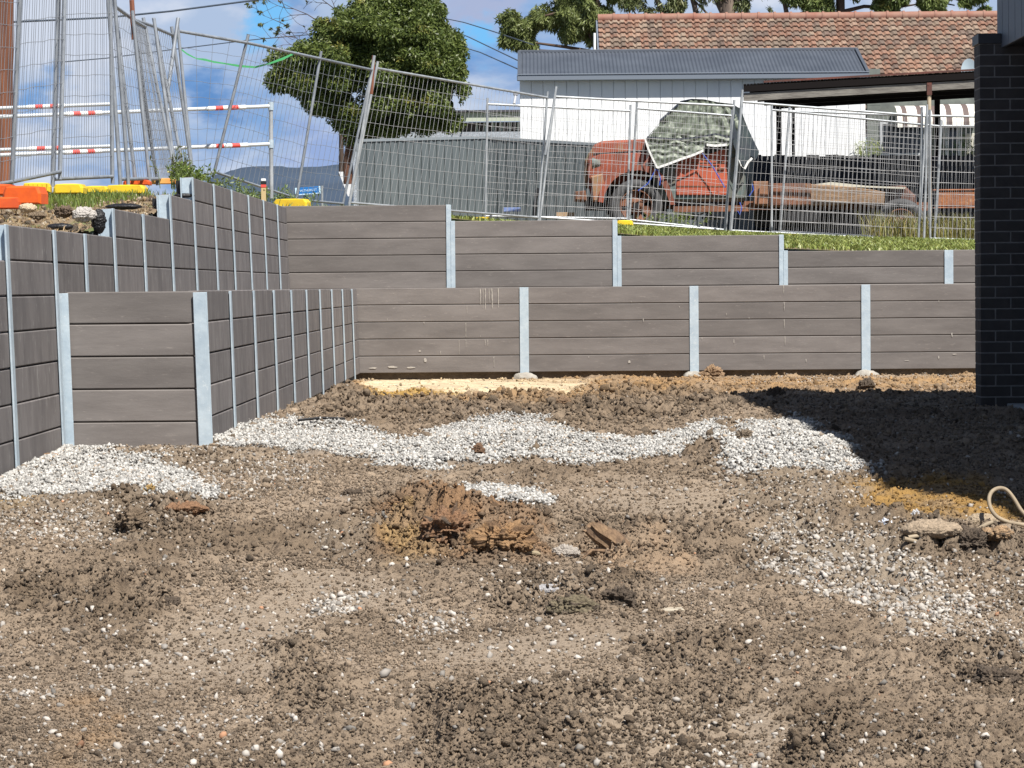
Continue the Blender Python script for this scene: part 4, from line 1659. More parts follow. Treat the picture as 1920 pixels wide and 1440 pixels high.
def metal_fence():
    M_cb = mat('grey_steel_sheet', L(98, 106, 109), .55, L(86, 94, 98), .8, 4)
    M_cap = mat('grey_steel_rail', L(128, 136, 142), .5)

    def run(a, b, tl, bl, label, ribw=.203):
        a = Vector((a.x, a.y, 0)); b = Vector((b.x, b.y, 0))
        root = thing('steel_fence', label, 'fence', (a.x, a.y, 1.6))
        d = (b - a)
        Ln = d.length
        u = d.normalized()
        nrm = Vector((u.y, -u.x, 0))
        pts = []
        n = int(Ln / ribw) + 1
        prof = [(0, .05), (.40, .05), (.43, .04), (.80, .04), (.83, .05), (.86, .05), (.885, 0), (.955, 0), (.98, .05)]
        for i in range(n):
            for (q, h) in prof:
                sx = (i + q) * ribw
                if sx <= Ln:
                    pts.append((sx, h - .02))
        vs = []
        for (sx, h) in pts:
            p = u * sx + nrm * h
            t = sx / Ln
            vs.append((p.x, p.y, -.4))
            vs.append((p.x, p.y, tl + (bl - tl) * t - 1.6))
        mb = MB().add(vs, [(2 * i, 2 * i + 2, 2 * i + 3, 2 * i + 1) for i in range(len(pts) - 1)])
        mb.build('panel', M_cb, root)
        mb = MB()
        z0, z1 = tl - 1.6, bl - 1.6
        w = nrm * .045
        w2 = nrm * -.03
        q0, q1 = Vector((0, 0, 0)), u * Ln
        mb.add([(*(q0 + w).xy, z0 - .03), (*(q1 + w).xy, z1 - .03), (*(q1 + w2).xy, z1 - .03), (*(q0 + w2).xy, z0 - .03),
                (*(q0 + w).xy, z0 + .02), (*(q1 + w).xy, z1 + .02), (*(q1 + w2).xy, z1 + .02), (*(q0 + w2).xy, z0 + .02)],
               [(0, 1, 2, 3), (4, 5, 6, 7), (0, 1, 5, 4), (1, 2, 6, 5), (2, 3, 7, 6), (3, 0, 4, 7)])
        mb.build('top_rail', M_cap, root)
        mb = MB()
        x = 0
        while x < Ln + .1:
            p = u * min(x, Ln)
            t = min(x / Ln, 1)
            mb.box((p.x - .03, p.y - .05 * nrm.y - .03, -.4), (p.x + .03, p.y + .0, z0 + (z1 - z0) * t))
            x += 2.38 * 1.5
        mb.build('post', M_cap, root)
    a, b = at(671, 263, 64), at(914, 257, 66.5)
    run(a, b, a.z, b.z, 'grey ribbed steel fence left of the rusty truck')
    c, d = at(916, 258, 66.5), at(1420, 288, 64.2)
    run(c, d, c.z, d.z, 'grey ribbed steel fence running behind the rusty truck')


metal_fence()


def paling_fence():
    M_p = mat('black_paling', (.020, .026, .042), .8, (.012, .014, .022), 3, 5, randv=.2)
    a = at(1392, 292, 66)
    root = thing('paling_fence', 'dark paling fence in deep shade below the carport roof', 'fence', (a.x, 66, 1.8))
    b = at(1900, 300, 66)
    mb = MB()
    x = 0
    k = 0
    while x < b.x - a.x:
        mb.box((x, .0 + (k % 2) * .022, -.2), (x + .115, .02 + (k % 2) * .022, a.z - 1.8 - .03 * x / 5 + random.uniform(-.02, .02)), .002)
        x += .12
        k += 1
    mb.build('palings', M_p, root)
    MB().box((0, .046, -.2), (b.x - a.x, .06, a.z - 1.8 - .08)).build('backing', M_p, root)
    mb = MB()
    for z in (.3, 1.1):
        mb.box((0, -.05, z), (b.x - a.x, -.005, z + .08))
    mb.build('rail', M_p, root)


paling_fence()


# ------------------------------------------------------------------ the old truck
def truck():
    Yt = 59.7
    s = F / Yt
    o0 = at(1200, 430, Yt)
    root = thing('old_truck', 'rusty orange old flatbed truck half covered by a tarpaulin', 'truck', (o0.x, Yt, 2.0))

    def q(px, py):
        p = at(px, py, Yt)
        return (p.x - o0.x, p.z - 2.0)
    M_r = mat('rusty_orange_paint', (.31, .068, .032), .75, (.16, .05, .03), 2.2, 8, bump=.35, bscale=12, c3=(.24, .22, .13), s3=2.0, f3=.42, bdist=.01)
    M_door = mat('orange_door_paint', (.48, .10, .045), .65, (.33, .075, .04), 1.8, 7, bump=.2, bscale=10, c3=(.22, .20, .14), s3=3, f3=.36, bdist=.008)
    M_teal = mat('faded_teal_paint', (.09, .14, .14), .7, (.15, .12, .09), 3, 7, bump=.25)
    M_rs = mat('heavy_rust', (.22, .09, .05), .9, (.11, .055, .035), 4, 8, bump=.5, c3=(.32, .18, .09), s3=6, f3=.42)
    M_tyre = mat('perished_rubber', (.045, .045, .048), .85, (.075, .075, .078), 5, 5, bump=.3)
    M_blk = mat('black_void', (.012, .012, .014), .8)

    def poly(pts):
        return [q(*p) for p in pts]
    # body: y=0 is the near side
    # engine hood, narrower than the fenders
    MB().prism(poly([(1113, 345), (1104, 335), (1103, 300), (1107, 283), (1114, 270), (1128, 263), (1155, 261), (1213, 259), (1216, 262), (1216, 345)]), 1.0, off=.35, bev=.05).build('hood', M_r, root, smooth=False)
    # bonnet seam strips and side panel
    mb = MB()
    mb.prism(poly([(1113, 288), (1214, 282), (1214, 280), (1113, 286)]), .02, off=.335)
    for k in range(5):
        mb.prism(poly([(1150 + 9 * k, 310), (1154 + 9 * k, 310), (1154 + 9 * k, 294), (1150 + 9 * k, 294)]), .015, off=.338)
    mb.build('bonnet_vents', M_blk, root)
    # grille nose
    g = MB().prism(poly([(1100, 350), (1096, 325), (1098, 298), (1105, 284), (1113, 284), (1113, 350)]), .8, off=.45, bev=.04)
    gr = g.build('grille', mat('olive_patina', (.17, .17, .09), .8, (.22, .09, .05), 5, 6, bump=.4), root)

    def fender(y0, y1, nm='fender'):
        outer = [(1122, 378), (1124, 360), (1130, 345), (1142, 330), (1158, 318), (1178, 311), (1200, 309), (1222, 313), (1240, 325), (1252, 342), (1260, 362), (1266, 384)]
        inner = [(1257, 384), (1250, 364), (1243, 348), (1232, 334), (1218, 324), (1200, 319), (1180, 321), (1163, 328), (1149, 339), (1140, 351), (1134, 364), (1131, 380)]
        m = MB()
        n = len(outer)
        vo = [q(*p) for p in outer]
        vi = [q(*p) for p in inner[::-1]]
        for i in range(n - 1):
            quad = [vo[i], vo[i + 1], vi[i + 1], vi[i]]
            m.add([(x, y0, z) for x, z in quad] + [(x, y1, z) for x, z in quad], [(0, 1, 2, 3), (4, 5, 6, 7), (0, 1, 5, 4), (2, 3, 7, 6)])
        m.add([(*[vo[0][0], y0, vo[0][1]],), (vi[0][0], y0, vi[0][1]), (vi[0][0], y1, vi[0][1]), (vo[0][0], y1, vo[0][1])], [(0, 1, 2, 3)])
        return m.build(nm, M_r, root)
    fender(-.02, .36)
    fender(1.34, 1.72)
    # cheek between hood and fender
    MB().prism(poly([(1105, 352), (1102, 320), (1107, 296), (1125, 288), (1225, 284), (1232, 318), (1222, 318), (1200, 313), (1178, 314), (1158, 321), (1142, 333), (1130, 350), (1124, 372), (1110, 372)]), .06, off=.30, bev=.015).build('side_panel', M_r, root)
    MB().prism(poly([(1112, 378), (1108, 330), (1130, 325), (1134, 350), (1130, 378)]), .14, off=.04, bev=.03).build('front_wing', mat('patchy_wing', (.26, .17, .09), .8, (.33, .10, .06), 4, 7, bump=.3), root)
    # black box added inside the wheel arch to stand in for its shade
    MB().prism(poly([(1140, 400), (1140, 352), (1165, 330), (1200, 322), (1232, 336), (1252, 366), (1252, 400)]), .7, off=.42).build('arch_shade_box', M_blk, root)
    # headlight
    for y in (.06, 1.5):
        hl = MB().tube([Vector((*q(1110, 306), 0)).xzy + Vector((0, y, 0)), Vector((*q(1126, 306), 0)).xzy + Vector((0, y, 0))], [.10, .05], 14).build('headlight', M_teal, root)
    # bumper
    MB().prism(poly([(1078, 374), (1078, 359), (1098, 357), (1101, 376)]), 1.5, off=.05, bev=.02).build('bumper', M_rs, root)
    MB().prism(poly([(1098, 392), (1098, 366), (1136, 366), (1136, 392)]), .9, off=.4, bev=.02).build('frame_horn', M_blk, root)

    # wheels
    def wheel(px, py, rp, y, w=.24):
        cx, cz = q(px, py)
        Rr = rp / s
        m = MB()
        prof = [(Rr * .62, .02), (Rr * .80, -.015), (Rr * .93, .0), (Rr, .05), (Rr, w - .05), (Rr * .93, w), (Rr * .62, w - .02)]
        n = 36
        vs = []
        for (r_, yy) in prof:
            for k in range(n):
                a = 2 * math.pi * k / n
                vs.append((cx + r_ * math.cos(a), y + yy, cz + r_ * math.sin(a)))
        fs = [(j * n + k, j * n + (k + 1) % n, ((j + 1) % len(prof)) * n + (k + 1) % n, ((j + 1) % len(prof)) * n + k) for j in range(len(prof)) for k in range(n)]
        wh = MB()
        # rim disc with holes
        n2 = 36
        rings = [(Rr * .63, .03), (Rr * .58, .02), (Rr * .55, .07), (Rr * .30, .10), (Rr * .24, .02), (Rr * .14, -.01), (0.001, -.01)]
        vs2 = []
        for (r_, yy) in rings:
            for k in range(n2):
                a = 2 * math.pi * k / n2
                vs2.append((cx + r_ * math.cos(a), y + yy, cz + r_ * math.sin(a)))
        fs2 = []
        for j in range(len(rings) - 1):
            for k in range(n2):
                if j == 2 and k % 6 in (0, 1):
                    continue
                fs2.append((j * n2 + k, j * n2 + (k + 1) % n2, (j + 1) * n2 + (k + 1) % n2, (j + 1) * n2 + k))
        wh.add(vs2, fs2)
        for k in range(6):
            a = k * math.pi / 3
            wh.tube([(cx + Rr * .19 * math.cos(a), y - .0, cz + Rr * .19 * math.sin(a)), (cx + Rr * .19 * math.cos(a), y - .03, cz + Rr * .19 * math.sin(a))], .014, 6)
        wo = wh.build('wheel', M_rs, root)
        ty = MB().add(vs, fs).build('tyre', M_tyre, wo, smooth=True)
        hb = MB().cyl((cx, y - .02, cz), (0, 1, 0), Rr * .12, .08, 14).build('hub', M_blk, wo)
    wheel(1193, 386, 50, .02)
    wheel(1193, 386, 50, 1.42)
    wheel(1690, 420, 48, .06)
    wheel(1690, 420, 48, 1.42)

    # cab
    MB().prism(poly([(1232, 378), (1225, 318), (1226, 268), (1246, 262), (1262, 214), (1280, 200), (1345, 196), (1372, 200), (1396, 240), (1400, 372), (1392, 378)]), 1.55, off=.08, bev=.06).build('cab', M_teal, root)
    dr = MB().prism(poly([(1268, 366), (1267, 318), (1272, 296), (1300, 288), (1318, 284), (1363, 278), (1364, 320), (1364, 366)]), .05, off=.045, bev=.018).build('door', M_door, root)
    MB().prism(poly([(1346, 318), (1358, 318), (1358, 315), (1346, 315)]), .03, off=.012, bev=.004).build('handle', M_rs, dr)
    mb = MB()
    for y_ in (306, 350):
        mb.prism(poly([(1270, y_), (1362, y_), (1362, y_ - 2), (1270, y_ - 2)]), .01, off=.037)
    mb.build('moulding', M_rs, dr)
    MB().prism(poly([(1320, 292), (1322, 272), (1362, 270), (1364, 277)]), .03, off=.03, bev=.01).build('window', M_blk, root)
    MB().prism(poly([(1366, 372), (1366, 296), (1384, 292), (1396, 300), (1396, 372)]), .04, off=.05, bev=.015).build('rear_quarter', M_teal, root)
    # sill / running board / chassis
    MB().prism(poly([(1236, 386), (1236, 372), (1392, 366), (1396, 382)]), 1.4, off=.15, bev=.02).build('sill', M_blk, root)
    MB().prism(poly([(1262, 398), (1262, 387), (1400, 385), (1404, 396)]), .3, off=-.02, bev=.015).build('running_board', M_rs, root)
    for y in (.45, 1.15):
        MB().prism(poly([(1110, 388), (1110, 374), (1750, 378), (1750, 394)]), .09, off=y, bev=.01).build('chassis_rail', M_rs, root)
    MB().prism(poly([(1425, 424), (1420, 392), (1640, 394), (1636, 420), (1560, 428)]), .8, off=.40, bev=.04).build('underbody_shade', M_blk, root)  # black block added to make the space under the tray look shaded
    MB().prism(poly([(1648, 392), (1652, 362), (1668, 348), (1700, 346), (1722, 366), (1724, 396)]), .9, off=.35, bev=.05).build('winch', mat('oily_machinery', (.05, .035, .03), .8, (.14, .06, .04), 6, 6, bump=.5), root)
    MB().prism(poly([(1470, 418), (1466, 396), (1540, 396), (1538, 416)]), .5, off=-.02, bev=.05).build('tray_shade_box', M_blk, root)  # dark box added to fill out the shade below the tray
    # tray: heavy weathered timber and steel
    M_tim = mat('weathered_brown_timber', (.33, .22, .14), .9, (.15, .095, .06), 3, 8, (1, 1, 6), bump=.7, bscale=12, c3=(.45, .38, .28), s3=3, f3=.42)
    rnd = random.Random(9)
    top = [(1414, 352), (1440, 349), (1480, 348), (1520, 345), (1560, 347), (1600, 351), (1640, 356), (1660, 360)]
    bot = [(1658, 384), (1640, 390), (1610, 380), (1580, 384), (1520, 386), (1460, 388), (1414, 384)]
    MB().prism(poly(top + bot), .30, off=.0, bev=.03).build('tray_beam', M_tim, root)
    MB().prism(poly([(1500, 349), (1560, 341), (1625, 348), (1700, 351), (1698, 354), (1560, 349)]), 1.3, off=.05, bev=.01).build('tray_deck', mat('pale_ply', (.52, .50, .42), .9), root)
    MB().prism(poly([(1414, 384), (1412, 340), (1440, 340), (1440, 384)]), .12, off=-.05, bev=.02).build('toolbox', mat('rust_box', (.30, .14, .08), .9, (.2, .12, .08), 8, 5, bump=.4), root)
    MB().prism(poly([(1442, 386), (1442, 344), (1520, 344), (1520, 384)]), .5, off=-.08, bev=.02).build('side_panel', M_rs, root)
    return root, o0, q, s


truck_root, TO, tq, ts = truck()


def tarp():
    Yt = 59.7
    s = ts
    o0 = TO
    root = thing('tarpaulin', 'silver green tarpaulin with white hem tied over the truck cab', 'tarpaulin', (o0.x, Yt - .0, 2.0))

    def q(px, py):
        p = at(px, py, Yt)
        return (p.x - o0.x, p.z - 2.0)
    outline = [(1280, 190), (1300, 186), (1322, 187), (1345, 192), (1372, 195), (1388, 232), (1376, 268), (1364, 275), (1322, 272), (1319, 285), (1276, 300), (1232, 318), (1221, 292), (1210, 262), (1240, 226)]
    # triangulated grid clipped to outline; folds radiate from the top
    st = 2.2
    us = np.arange(1204, 1396, st)
    vs = np.arange(184, 322, st)
    U, V_ = np.meshgrid(us, vs)
    ins = inpoly(U.ravel(), V_.ravel(), outline, .01).reshape(U.shape) > .5
    ang = np.arctan2(U - 1318, V_ - 150 + 1e-3)
    rad = np.hypot(U - 1318, V_ - 150)
    fold = .024 * np.sin(ang * 26 + 5 * perlin(U * .04, V_ * .02)) * (1 + .8 * perlin(U * .05, V_ * .03)) * sstep(20, 60, rad) * (V_ < 255)
    crk = .030 * perlin(U * .10 + V_ * .03, V_ * .09) + .02 * perlin(U * .35 + 9, V_ * .4)
    wav = .012 * np.sin(V_ * .5 + 7 * perlin(U * .04, V_ * .05)) * (V_ >= 255)
    belly = -.06 * sstep(185, 260, V_) - .04 * sstep(255, 320, V_)
    Yoff = belly + fold + crk + wav - .05
    idx = -np.ones(U.shape, int)
    vsl, k = [], 0
    x00, z00 = q(1200, 200)
    for i in range(U.shape[0]):
        for j in range(U.shape[1]):
            if ins[i, j]:
                x, z = q(U[i, j], V_[i, j])
                vsl.append((x, Yoff[i, j], z))
                idx[i, j] = k
                k += 1
    fs = []
    for i in range(U.shape[0] - 1):
        for j in range(U.shape[1] - 1):
            c = [idx[i, j], idx[i, j + 1], idx[i + 1, j + 1], idx[i + 1, j]]
            if min(c) >= 0:
                fs.append(tuple(c))
    M_t = mat('silver_green_tarp', (.17, .195, .15), .5, (.105, .125, .095), 1.6, 6, (1, 1, .4), metal=.1, spec=.5)
    M_nv = mat('navy_tarp', (.020, .026, .040), .6)
    M_hem = mat('white_hem', (.75, .75, .73), .6)
    o = MB().add(vsl, fs).build('front_sheet', M_t, root, smooth=True)
    # top and rear flap, dark underside cloth
    mb = MB()
    ridge = [(1240, 226), (1280, 190), (1300, 186), (1322, 187), (1345, 192), (1372, 195), (1388, 204)]
    for a, b in zip(ridge[:-1], ridge[1:]):
        xa, za = q(*a); xb, zb = q(*b)
        mb.add([(xa, -.06, za), (xb, -.06, zb), (xb, .8, zb + .05), (xa, .8, za + .05), (xb, 1.6, zb - .1), (xa, 1.6, za - .1)], [(0, 1, 2, 3), (3, 2, 4, 5)])
    mb.add([(*[q(1210, 262)[0], -.1, q(1210, 262)[1]],), (q(1240, 226)[0], -.06, q(1240, 226)[1]), (q(1240, 226)[0], 1.6, q(1240, 226)[1]), (q(1212, 262)[0], 1.6, q(1212, 262)[1])], [(0, 1, 2, 3)])
    mb.build('top_sheet', M_nv, root, smooth=False)
    mb = MB()
    x = lambda p, y: (q(*p)[0], y, q(*p)[1])
    # navy side that hangs toward the tray
    mb.add([x((1372, 195), -.08), x((1388, 204), -.05), x((1402, 240), .0), x((1424, 285), .05), x((1418, 298), -.02), x((1407, 292), -.08), x((1395, 316), -.16), x((1384, 298), -.18), x((1374, 272), -.18)],
           [(0, 1, 2, 8), (2, 3, 4, 5), (2, 5, 7, 8), (5, 6, 7)])
    mb.add([x((1388, 204), -.05), x((1388, 204), 1.5), x((1420, 285), 1.5), x((1424, 285), .05), x((1402, 240), 0)], [(0, 1, 2, 3, 4)])
    mb.build('side_flap', mat('dark_green_tarp', (.035, .05, .05), .5, (.02, .025, .035), 4, 5), root)
    mb = MB()

    def strip(pts, w, dy=-.02):
        vs_ = []
        for p in pts:
            yy = -.06 - .04 * min(1, max(0, (p[1] - 255) / 65)) - .05 + dy
            a = q(p[0], p[1] - w); b = q(p[0], p[1] + w)
            vs_ += [(a[0], yy, a[1]), (b[0], yy, b[1])]
        mb.add(vs_, [(2 * i, 2 * i + 1, 2 * i + 3, 2 * i + 2) for i in range(len(pts) - 1)])
    strip([(1232, 315), (1250, 309), (1276, 299), (1300, 291), (1318, 283)], 2.3, -.05)
    strip([(1324, 272), (1340, 274), (1362, 272)], 2.3, -.05)
    xs2 = [(1209, 262), (1215, 280), (1223, 298), (1232, 316)]
    vs_ = []
    for p in xs2:
        a = q(p[0] - 1.8, p[1]); b = q(p[0] + 1.8, p[1])
        vs_ += [(a[0], -.20, a[1]), (b[0], -.20, b[1])]
    mb.add(vs_, [(2 * i, 2 * i + 1, 2 * i + 3, 2 * i + 2) for i in range(3)])
    mb.build('hem', M_hem, root)
    mb = MB()
    for pa in ([(1384, 300), (1389, 313), (1395, 317)], [(1395, 317), (1401, 305), (1409, 297)]):
        vs_ = []
        for p in pa:
            a = q(p[0] - 1.5, p[1] - 1.5); b = q(p[0] + 1.5, p[1] + 1.5)
            vs_ += [(a[0], -.2, a[1]), (b[0], -.2, b[1])]
        mb.add(vs_, [(2 * i, 2 * i + 1, 2 * i + 3, 2 * i + 2) for i in range(2)])
    mb.build('hem', M_hem, root)
    # stitched dark band
    mb = MB()
    vs_ = []
    for p in ((1212, 258), (1240, 260), (1270, 262), (1310, 258), (1340, 252), (1376, 260)):
        a = q(p[0], p[1] - 1.6); b = q(p[0], p[1] + 1.6)
        vs_ += [(a[0], -.17, a[1]), (b[0], -.17, b[1])]
    mb.add(vs_, [(2 * i, 2 * i + 1, 2 * i + 3, 2 * i + 2) for i in range(5)])
    mb.build('band', M_nv, root)
    M_rope = mat('blue_rope', (.03, .08, .42), .6)
    mb = MB()
    for pts in ([(1316, 288), (1335, 312), (1358, 352)], [(1229, 318), (1220, 335), (1214, 345), (1196, 358)], [(1232, 318), (1238, 335), (1236, 348)], [(1409, 345), (1412, 356), (1404, 368)], [(1386, 380), (1390, 390), (1386, 403), (1382, 396)]):
        MB().tube([(q(*p)[0], -.14, q(*p)[1]) for p in pts], .011, 6).build('rope', M_rope, root)


tarp()

# things around the truck
o0 = at(1800, 372, 60.6)
mb = MB()
mb.box((-.40, 0, -.14), (1.2, .12, .13), .02)
mb.box((-.46, -.02, .13), (1.2, .16, .16), .01)
mb.box((-.45, -.02, -.17), (1.2, .16, -.145), .01)
o = mb.build('steel_beam', mat('orange_rust', (.40, .16, .06), .9, (.22, .09, .05), 5, 8, bump=.5, c3=(.5, .3, .16), s3=7, f3=.4))
o.location = o0
tag(o, 'orange rusted steel beam beside the brick pier beyond the fence', 'beam')
o0 = at(1315, 405, 60.9)
mb = MB()
mb.box((-.40, 0, -.06), (-.1, .3, .05), .02)
mb.box((.02, .05, -.06), (.38, .3, -.0), .02)
mb.tube([(-.12, -.02, -.1), (-.05, 0, .02), (.1, 0, .07), (.2, 0, .0)], .015, 6)
o = mb.build('scrap_heap', mat('scrap_white', (.45, .47, .49), .7, (.2, .21, .22), 6, 5))
o.location = o0
tag(o, 'low heap of whitish scrap metal under the truck running board', 'scrap')
o0 = at(1060, 402, 60.5)
mb = MB().box((-.16, 0, -.05), (.16, .11, .035), .006)
o = mb.build('brick_block', mat('tan_brick', (.42, .30, .18), .9, (.3, .2, .12), 9, 5))
o.location = o0
tag(o, 'tan brick on the grass before the grey fence', 'brick')
o0 = at(1003, 380, 58.2)
mb = MB().tube([(-.02, 0, -.26), (.0, 0, 0), (.05, .02, .24)], .03, 8)
o = mb.build('black_sleeve', M_dark, smooth=True)
o.location = o0
tag(o, 'black plastic sleeve leaning upright against the mesh fence post', 'sleeve')
o0 = at(960, 393, 58.6)
mb = MB().box((-.14, 0, -.035), (.14, .02, .035), .004)
o = mb.build('fence_sign', mat('blue_sign', (.10, .16, .38), .6, (.2, .27, .5), 30, 3))
o.location = o0
tag(o, 'small blue plate hung low on the mesh fence', 'sign')


# ------------------------------------------------------------------ temporary mesh fences
def panel(bl, br, tr, tl, Yl, Yr, label, group, dYt=0.0, pxs=8.2, dull=False, vs=.078, hs=.18, width=2.6, ext=9, rail_bottom=True, cross=None):
    """corner pixels of the frame, with the distance of the left and right post."""
    BL, BR, TR, TL = P(*bl, Yl), P(*br, Yr), P(*tr, Yr + dYt), P(*tl, Yl + dYt)
    root = thing('temporary_fence', label, 'mesh fence', BL, group)
    mp, mw = (M_pipe_dull, M_wire_dull) if dull else (M_galv_pipe, M_wire)
    o_ = BL
    rp = .019
    for a, b in ((BL, TL), (BR, TR)):
        up = (b - a).normalized()
        MB().tube([a - o_ - up * .07, b - o_ + up * .10], rp, 8).build('post', mp, root, smooth=True)
    MB().tube([TL - o_, TR - o_], rp, 8).build('top_rail', mp, root, smooth=True)
    if rail_bottom:
        MB().tube([BL - o_, BR - o_], rp * .9, 8).build('bottom_rail', mp, root, smooth=True)
    nv = max(4, int(abs(br[0] - bl[0]) / pxs))
    nh = max(4, int(((TL - BL).length) / hs))
    mb = MB()
    r_ = .0024 if dull else .0023

    def B(u, v):
        return (BL * (1 - u) + BR * u) * (1 - v) + (TL * (1 - u) + TR * u) * v - o_
    ph = random.uniform(0, 10)
    for i in range(1, nv):
        u = i / nv
        bow = .006 * math.sin(i * 1.7 + ph)
        mb.tube([B(u, 0), B(u, .5) + Vector((bow, 0, 0)), B(u, 1)], r_, 4, cap=False)
    for j in range(1, nh):
        v = j / nh
        pts = [B(t / 6, v) + Vector((0, 0, .006 * math.sin(t * 2.1 + j + ph))) for t in range(7)]
        mb.tube(pts, r_, 4, cap=False)
    mb.build('mesh_infill', mw, root)
    return root


GL = 'temporary fence panels on the left bank'
GM = 'temporary fence panels between the bank and the truck'
GR = 'temporary fence panels in front of the truck'
panel((-95, 360), (22, 341), (40, -80), (-70, -90), 27.6, 30, 'leftmost mesh panel crossing the rust brown timber pole', GL, dull=True, pxs=6)
panel((22, 341), (113, 322), (124, -95), (42, -90), 30, 32.2, 'mesh panel right of the timber pole with a tilted bottom rail', GL, dull=True, pxs=4.6)
panel((99, 336), (211, 331), (206, -90), (112, -90), 32.3, 34.6, 'upright mesh panel left of the bundle of leaning posts', GL, dull=True, pxs=4.6)
panel((225, 336), (254, 336), (213, -8), (202, -12), 35, 36.5, 'narrow edge on mesh panel at the left of the leaning bundle', GL, dull=True, pxs=4.6)
panel((240, 336), (294, 335), (249, 36), (216, 12), 35.4, 37.2, 'leaning mesh panel second in the bundle of leaning posts', GL, dull=True, pxs=4.6)
panel((280, 336), (330, 334), (272, 50), (250, 38), 36.6, 38.4, 'leaning mesh panel hidden mid bundle before the weeds', GL, dull=True, pxs=2.6, hs=.10)
panel((294, 335), (347, 334), (291, 50), (249, 36), 37.2, 39.4, 'dense double mesh panel before the tall weeds', GL, dull=True, pxs=2.6, hs=.10)
panel((330, 334), (362, 334), (324, 66), (291, 52), 38.6, 40.4, 'rightmost leaning panel of the bundle, ending at the green tape', GL, dull=True, pxs=3.4)
panel((362, 334), (402, 322), (462, 80), (334, 58), 40.6, 42.6, 'mesh panel joining the leaning bundle to the first slanted post', GM, dull=True, vs=.07)
panel((402, 322), (556, 372), (600, 110), (462, 80), 42.8, 46.5, 'slanted mesh panel above the street sign', GM, dull=True)
panel((556, 374), (643, 382), (697, 131), (600, 110), 46.6, 50, 'slanted mesh panel before the dense tree trunk', GM, dull=True)
panel((656, 380), (1009, 408), (1026, 183), (706, 128), 50.4, 57, 'wide mesh panel with a long sloping top rail before the grey fence', GM)
panel((910, 405), (1176, 410), (1182, 208), (914, 195), 57.4, 57.8, 'upright panel in front of the grey fence and white shed', GR)
panel((1013, 407), (1359, 431), (1376, 199), (1040, 181), 57.0, 57.2, 'long panel covering the front of the rusty truck', GR)
panel((1180, 412), (1361, 431), (1372, 217), (1194, 203), 58.0, 58.2, 'shorter panel standing behind, before the truck door', GR)
panel((1369, 432), (1722, 450), (1737, 218), (1390, 191), 57.0, 57.0, 'long panel covering the truck tray below the carport', GR)
panel((1447, 434), (1753, 449), (1765, 237), (1447, 206), 58.2, 58.2, 'second panel layer before the dark paling fence', GR)
panel((1463, 434), (1742, 449), (1742, 218), (1480, 208), 58.8, 58.8, 'rear panel whose right post stands at the carport post', GR)
panel((1752, 449), (2060, 462), (2060, 240), (1764, 236), 57.6, 57.6, 'panel before the striped awnings beside the pier', GR)
panel((1744, 447), (2070, 458), (2070, 223), (1744, 217), 57.1, 57.1, 'nearest panel beside the pier with the higher top rail', GR)
# loose posts bracing the fences
for (a, b, Y, lab) in (((1729, 200), (1722, 463), 56.4, 'slanted bracing pipe crossing left of the carport post'),
                       ((1738, 196), (1732, 463), 56.3, 'bracing pipe hard against the carport post'),
                       ((702, 104), (655, 382), 50.0, 'bracing pipe beside the rusty topped star picket'),
                       ((1392, 168), (1370, 440), 56.6, 'tall pipe standing before the truck cab rear'),
                       ((1043, 162), (1022, 290), 56.8, 'short bent pipe crossing the panel joint at centre')):
    A, B_ = P(*a, Y), P(*b, Y)
    mb = MB().tube([(0, 0, 0), (A - B_) * .5 + Vector((.01, 0, 0)), A - B_], .021, 10)
    o = mb.build('steel_pipe', M_galv_pipe, smooth=True)
    o.location = B_
    tag(o, lab, 'pipe')
M_rustp = mat('rusty_picket', (.24, .09, .05), .9, (.15, .06, .04), 8, 5)
for (a, b, Y, lab) in (((701, 104), (696, 150), 50.1, 'rusty star picket top at the peak of the sloping fence'),
                       ((247, 0), (251, 38), 36.8, 'rusty picket top rising above the leaning bundle'),):
    A, B_ = P(*a, Y), P(*b, Y)
    mb = MB().tube([(0, 0, -.2), A - B_], .028, 6)
    o = mb.build('star_picket', M_rustp)
    o.location = B_
    tag(o, lab, 'picket')
# shade cloth scrap and leaning pole in the bundle
mb = MB()
A, B_ = P(334, 34, 40.2), P(309, 210, 39.8)
mb.tube([(0, 0, 0), A - B_], .022, 10)
o = mb.build('steel_pipe', M_pipe_dull, smooth=True)
o.location = B_
tag(o, 'dark pipe tilted right inside the leaning bundle', 'pipe')

# barrier rails with red and white sleeves
def barrier(pts_left, pts_right, Yl, Yr, ys2, sleeves, label, post=True):
    A = P(pts_left, ys2[1][0] if isinstance(ys2[1], tuple) else ys2[1], Yl)
    root = thing('pipe_rail', label, 'rail', A)
    for i, y in enumerate(ys2):
        a, b = P(pts_left, y[0] if isinstance(y, tuple) else y, Yl), P(pts_right, y[1] if isinstance(y, tuple) else y, Yr)
        rl = MB().tube([a - A, b - A], .024, 10).build('rail', mat('zinc_rail', (.62, .66, .70), .4, metal=.2), root, smooth=True)
        mb = MB()
        for (s0, s1) in sleeves[i]:
            n = 5
            for k in range(n):
                t0 = (s0 - pts_left) / (pts_right - pts_left)
                t1 = (s1 - pts_left) / (pts_right - pts_left)
                ta, tb = t0 + (t1 - t0) * k / n, t0 + (t1 - t0) * (k + 1) / n
                mb.cur = k % 2
                p0, p1 = a.lerp(b, ta) - A, a.lerp(b, tb) - A
                # slanted stripe ends
                mb.tube([p0, p1], .029, 10, cap=False)
        mb.build('sleeve', [M_white_p, M_red_p], rl, smooth=True)
    return root, A


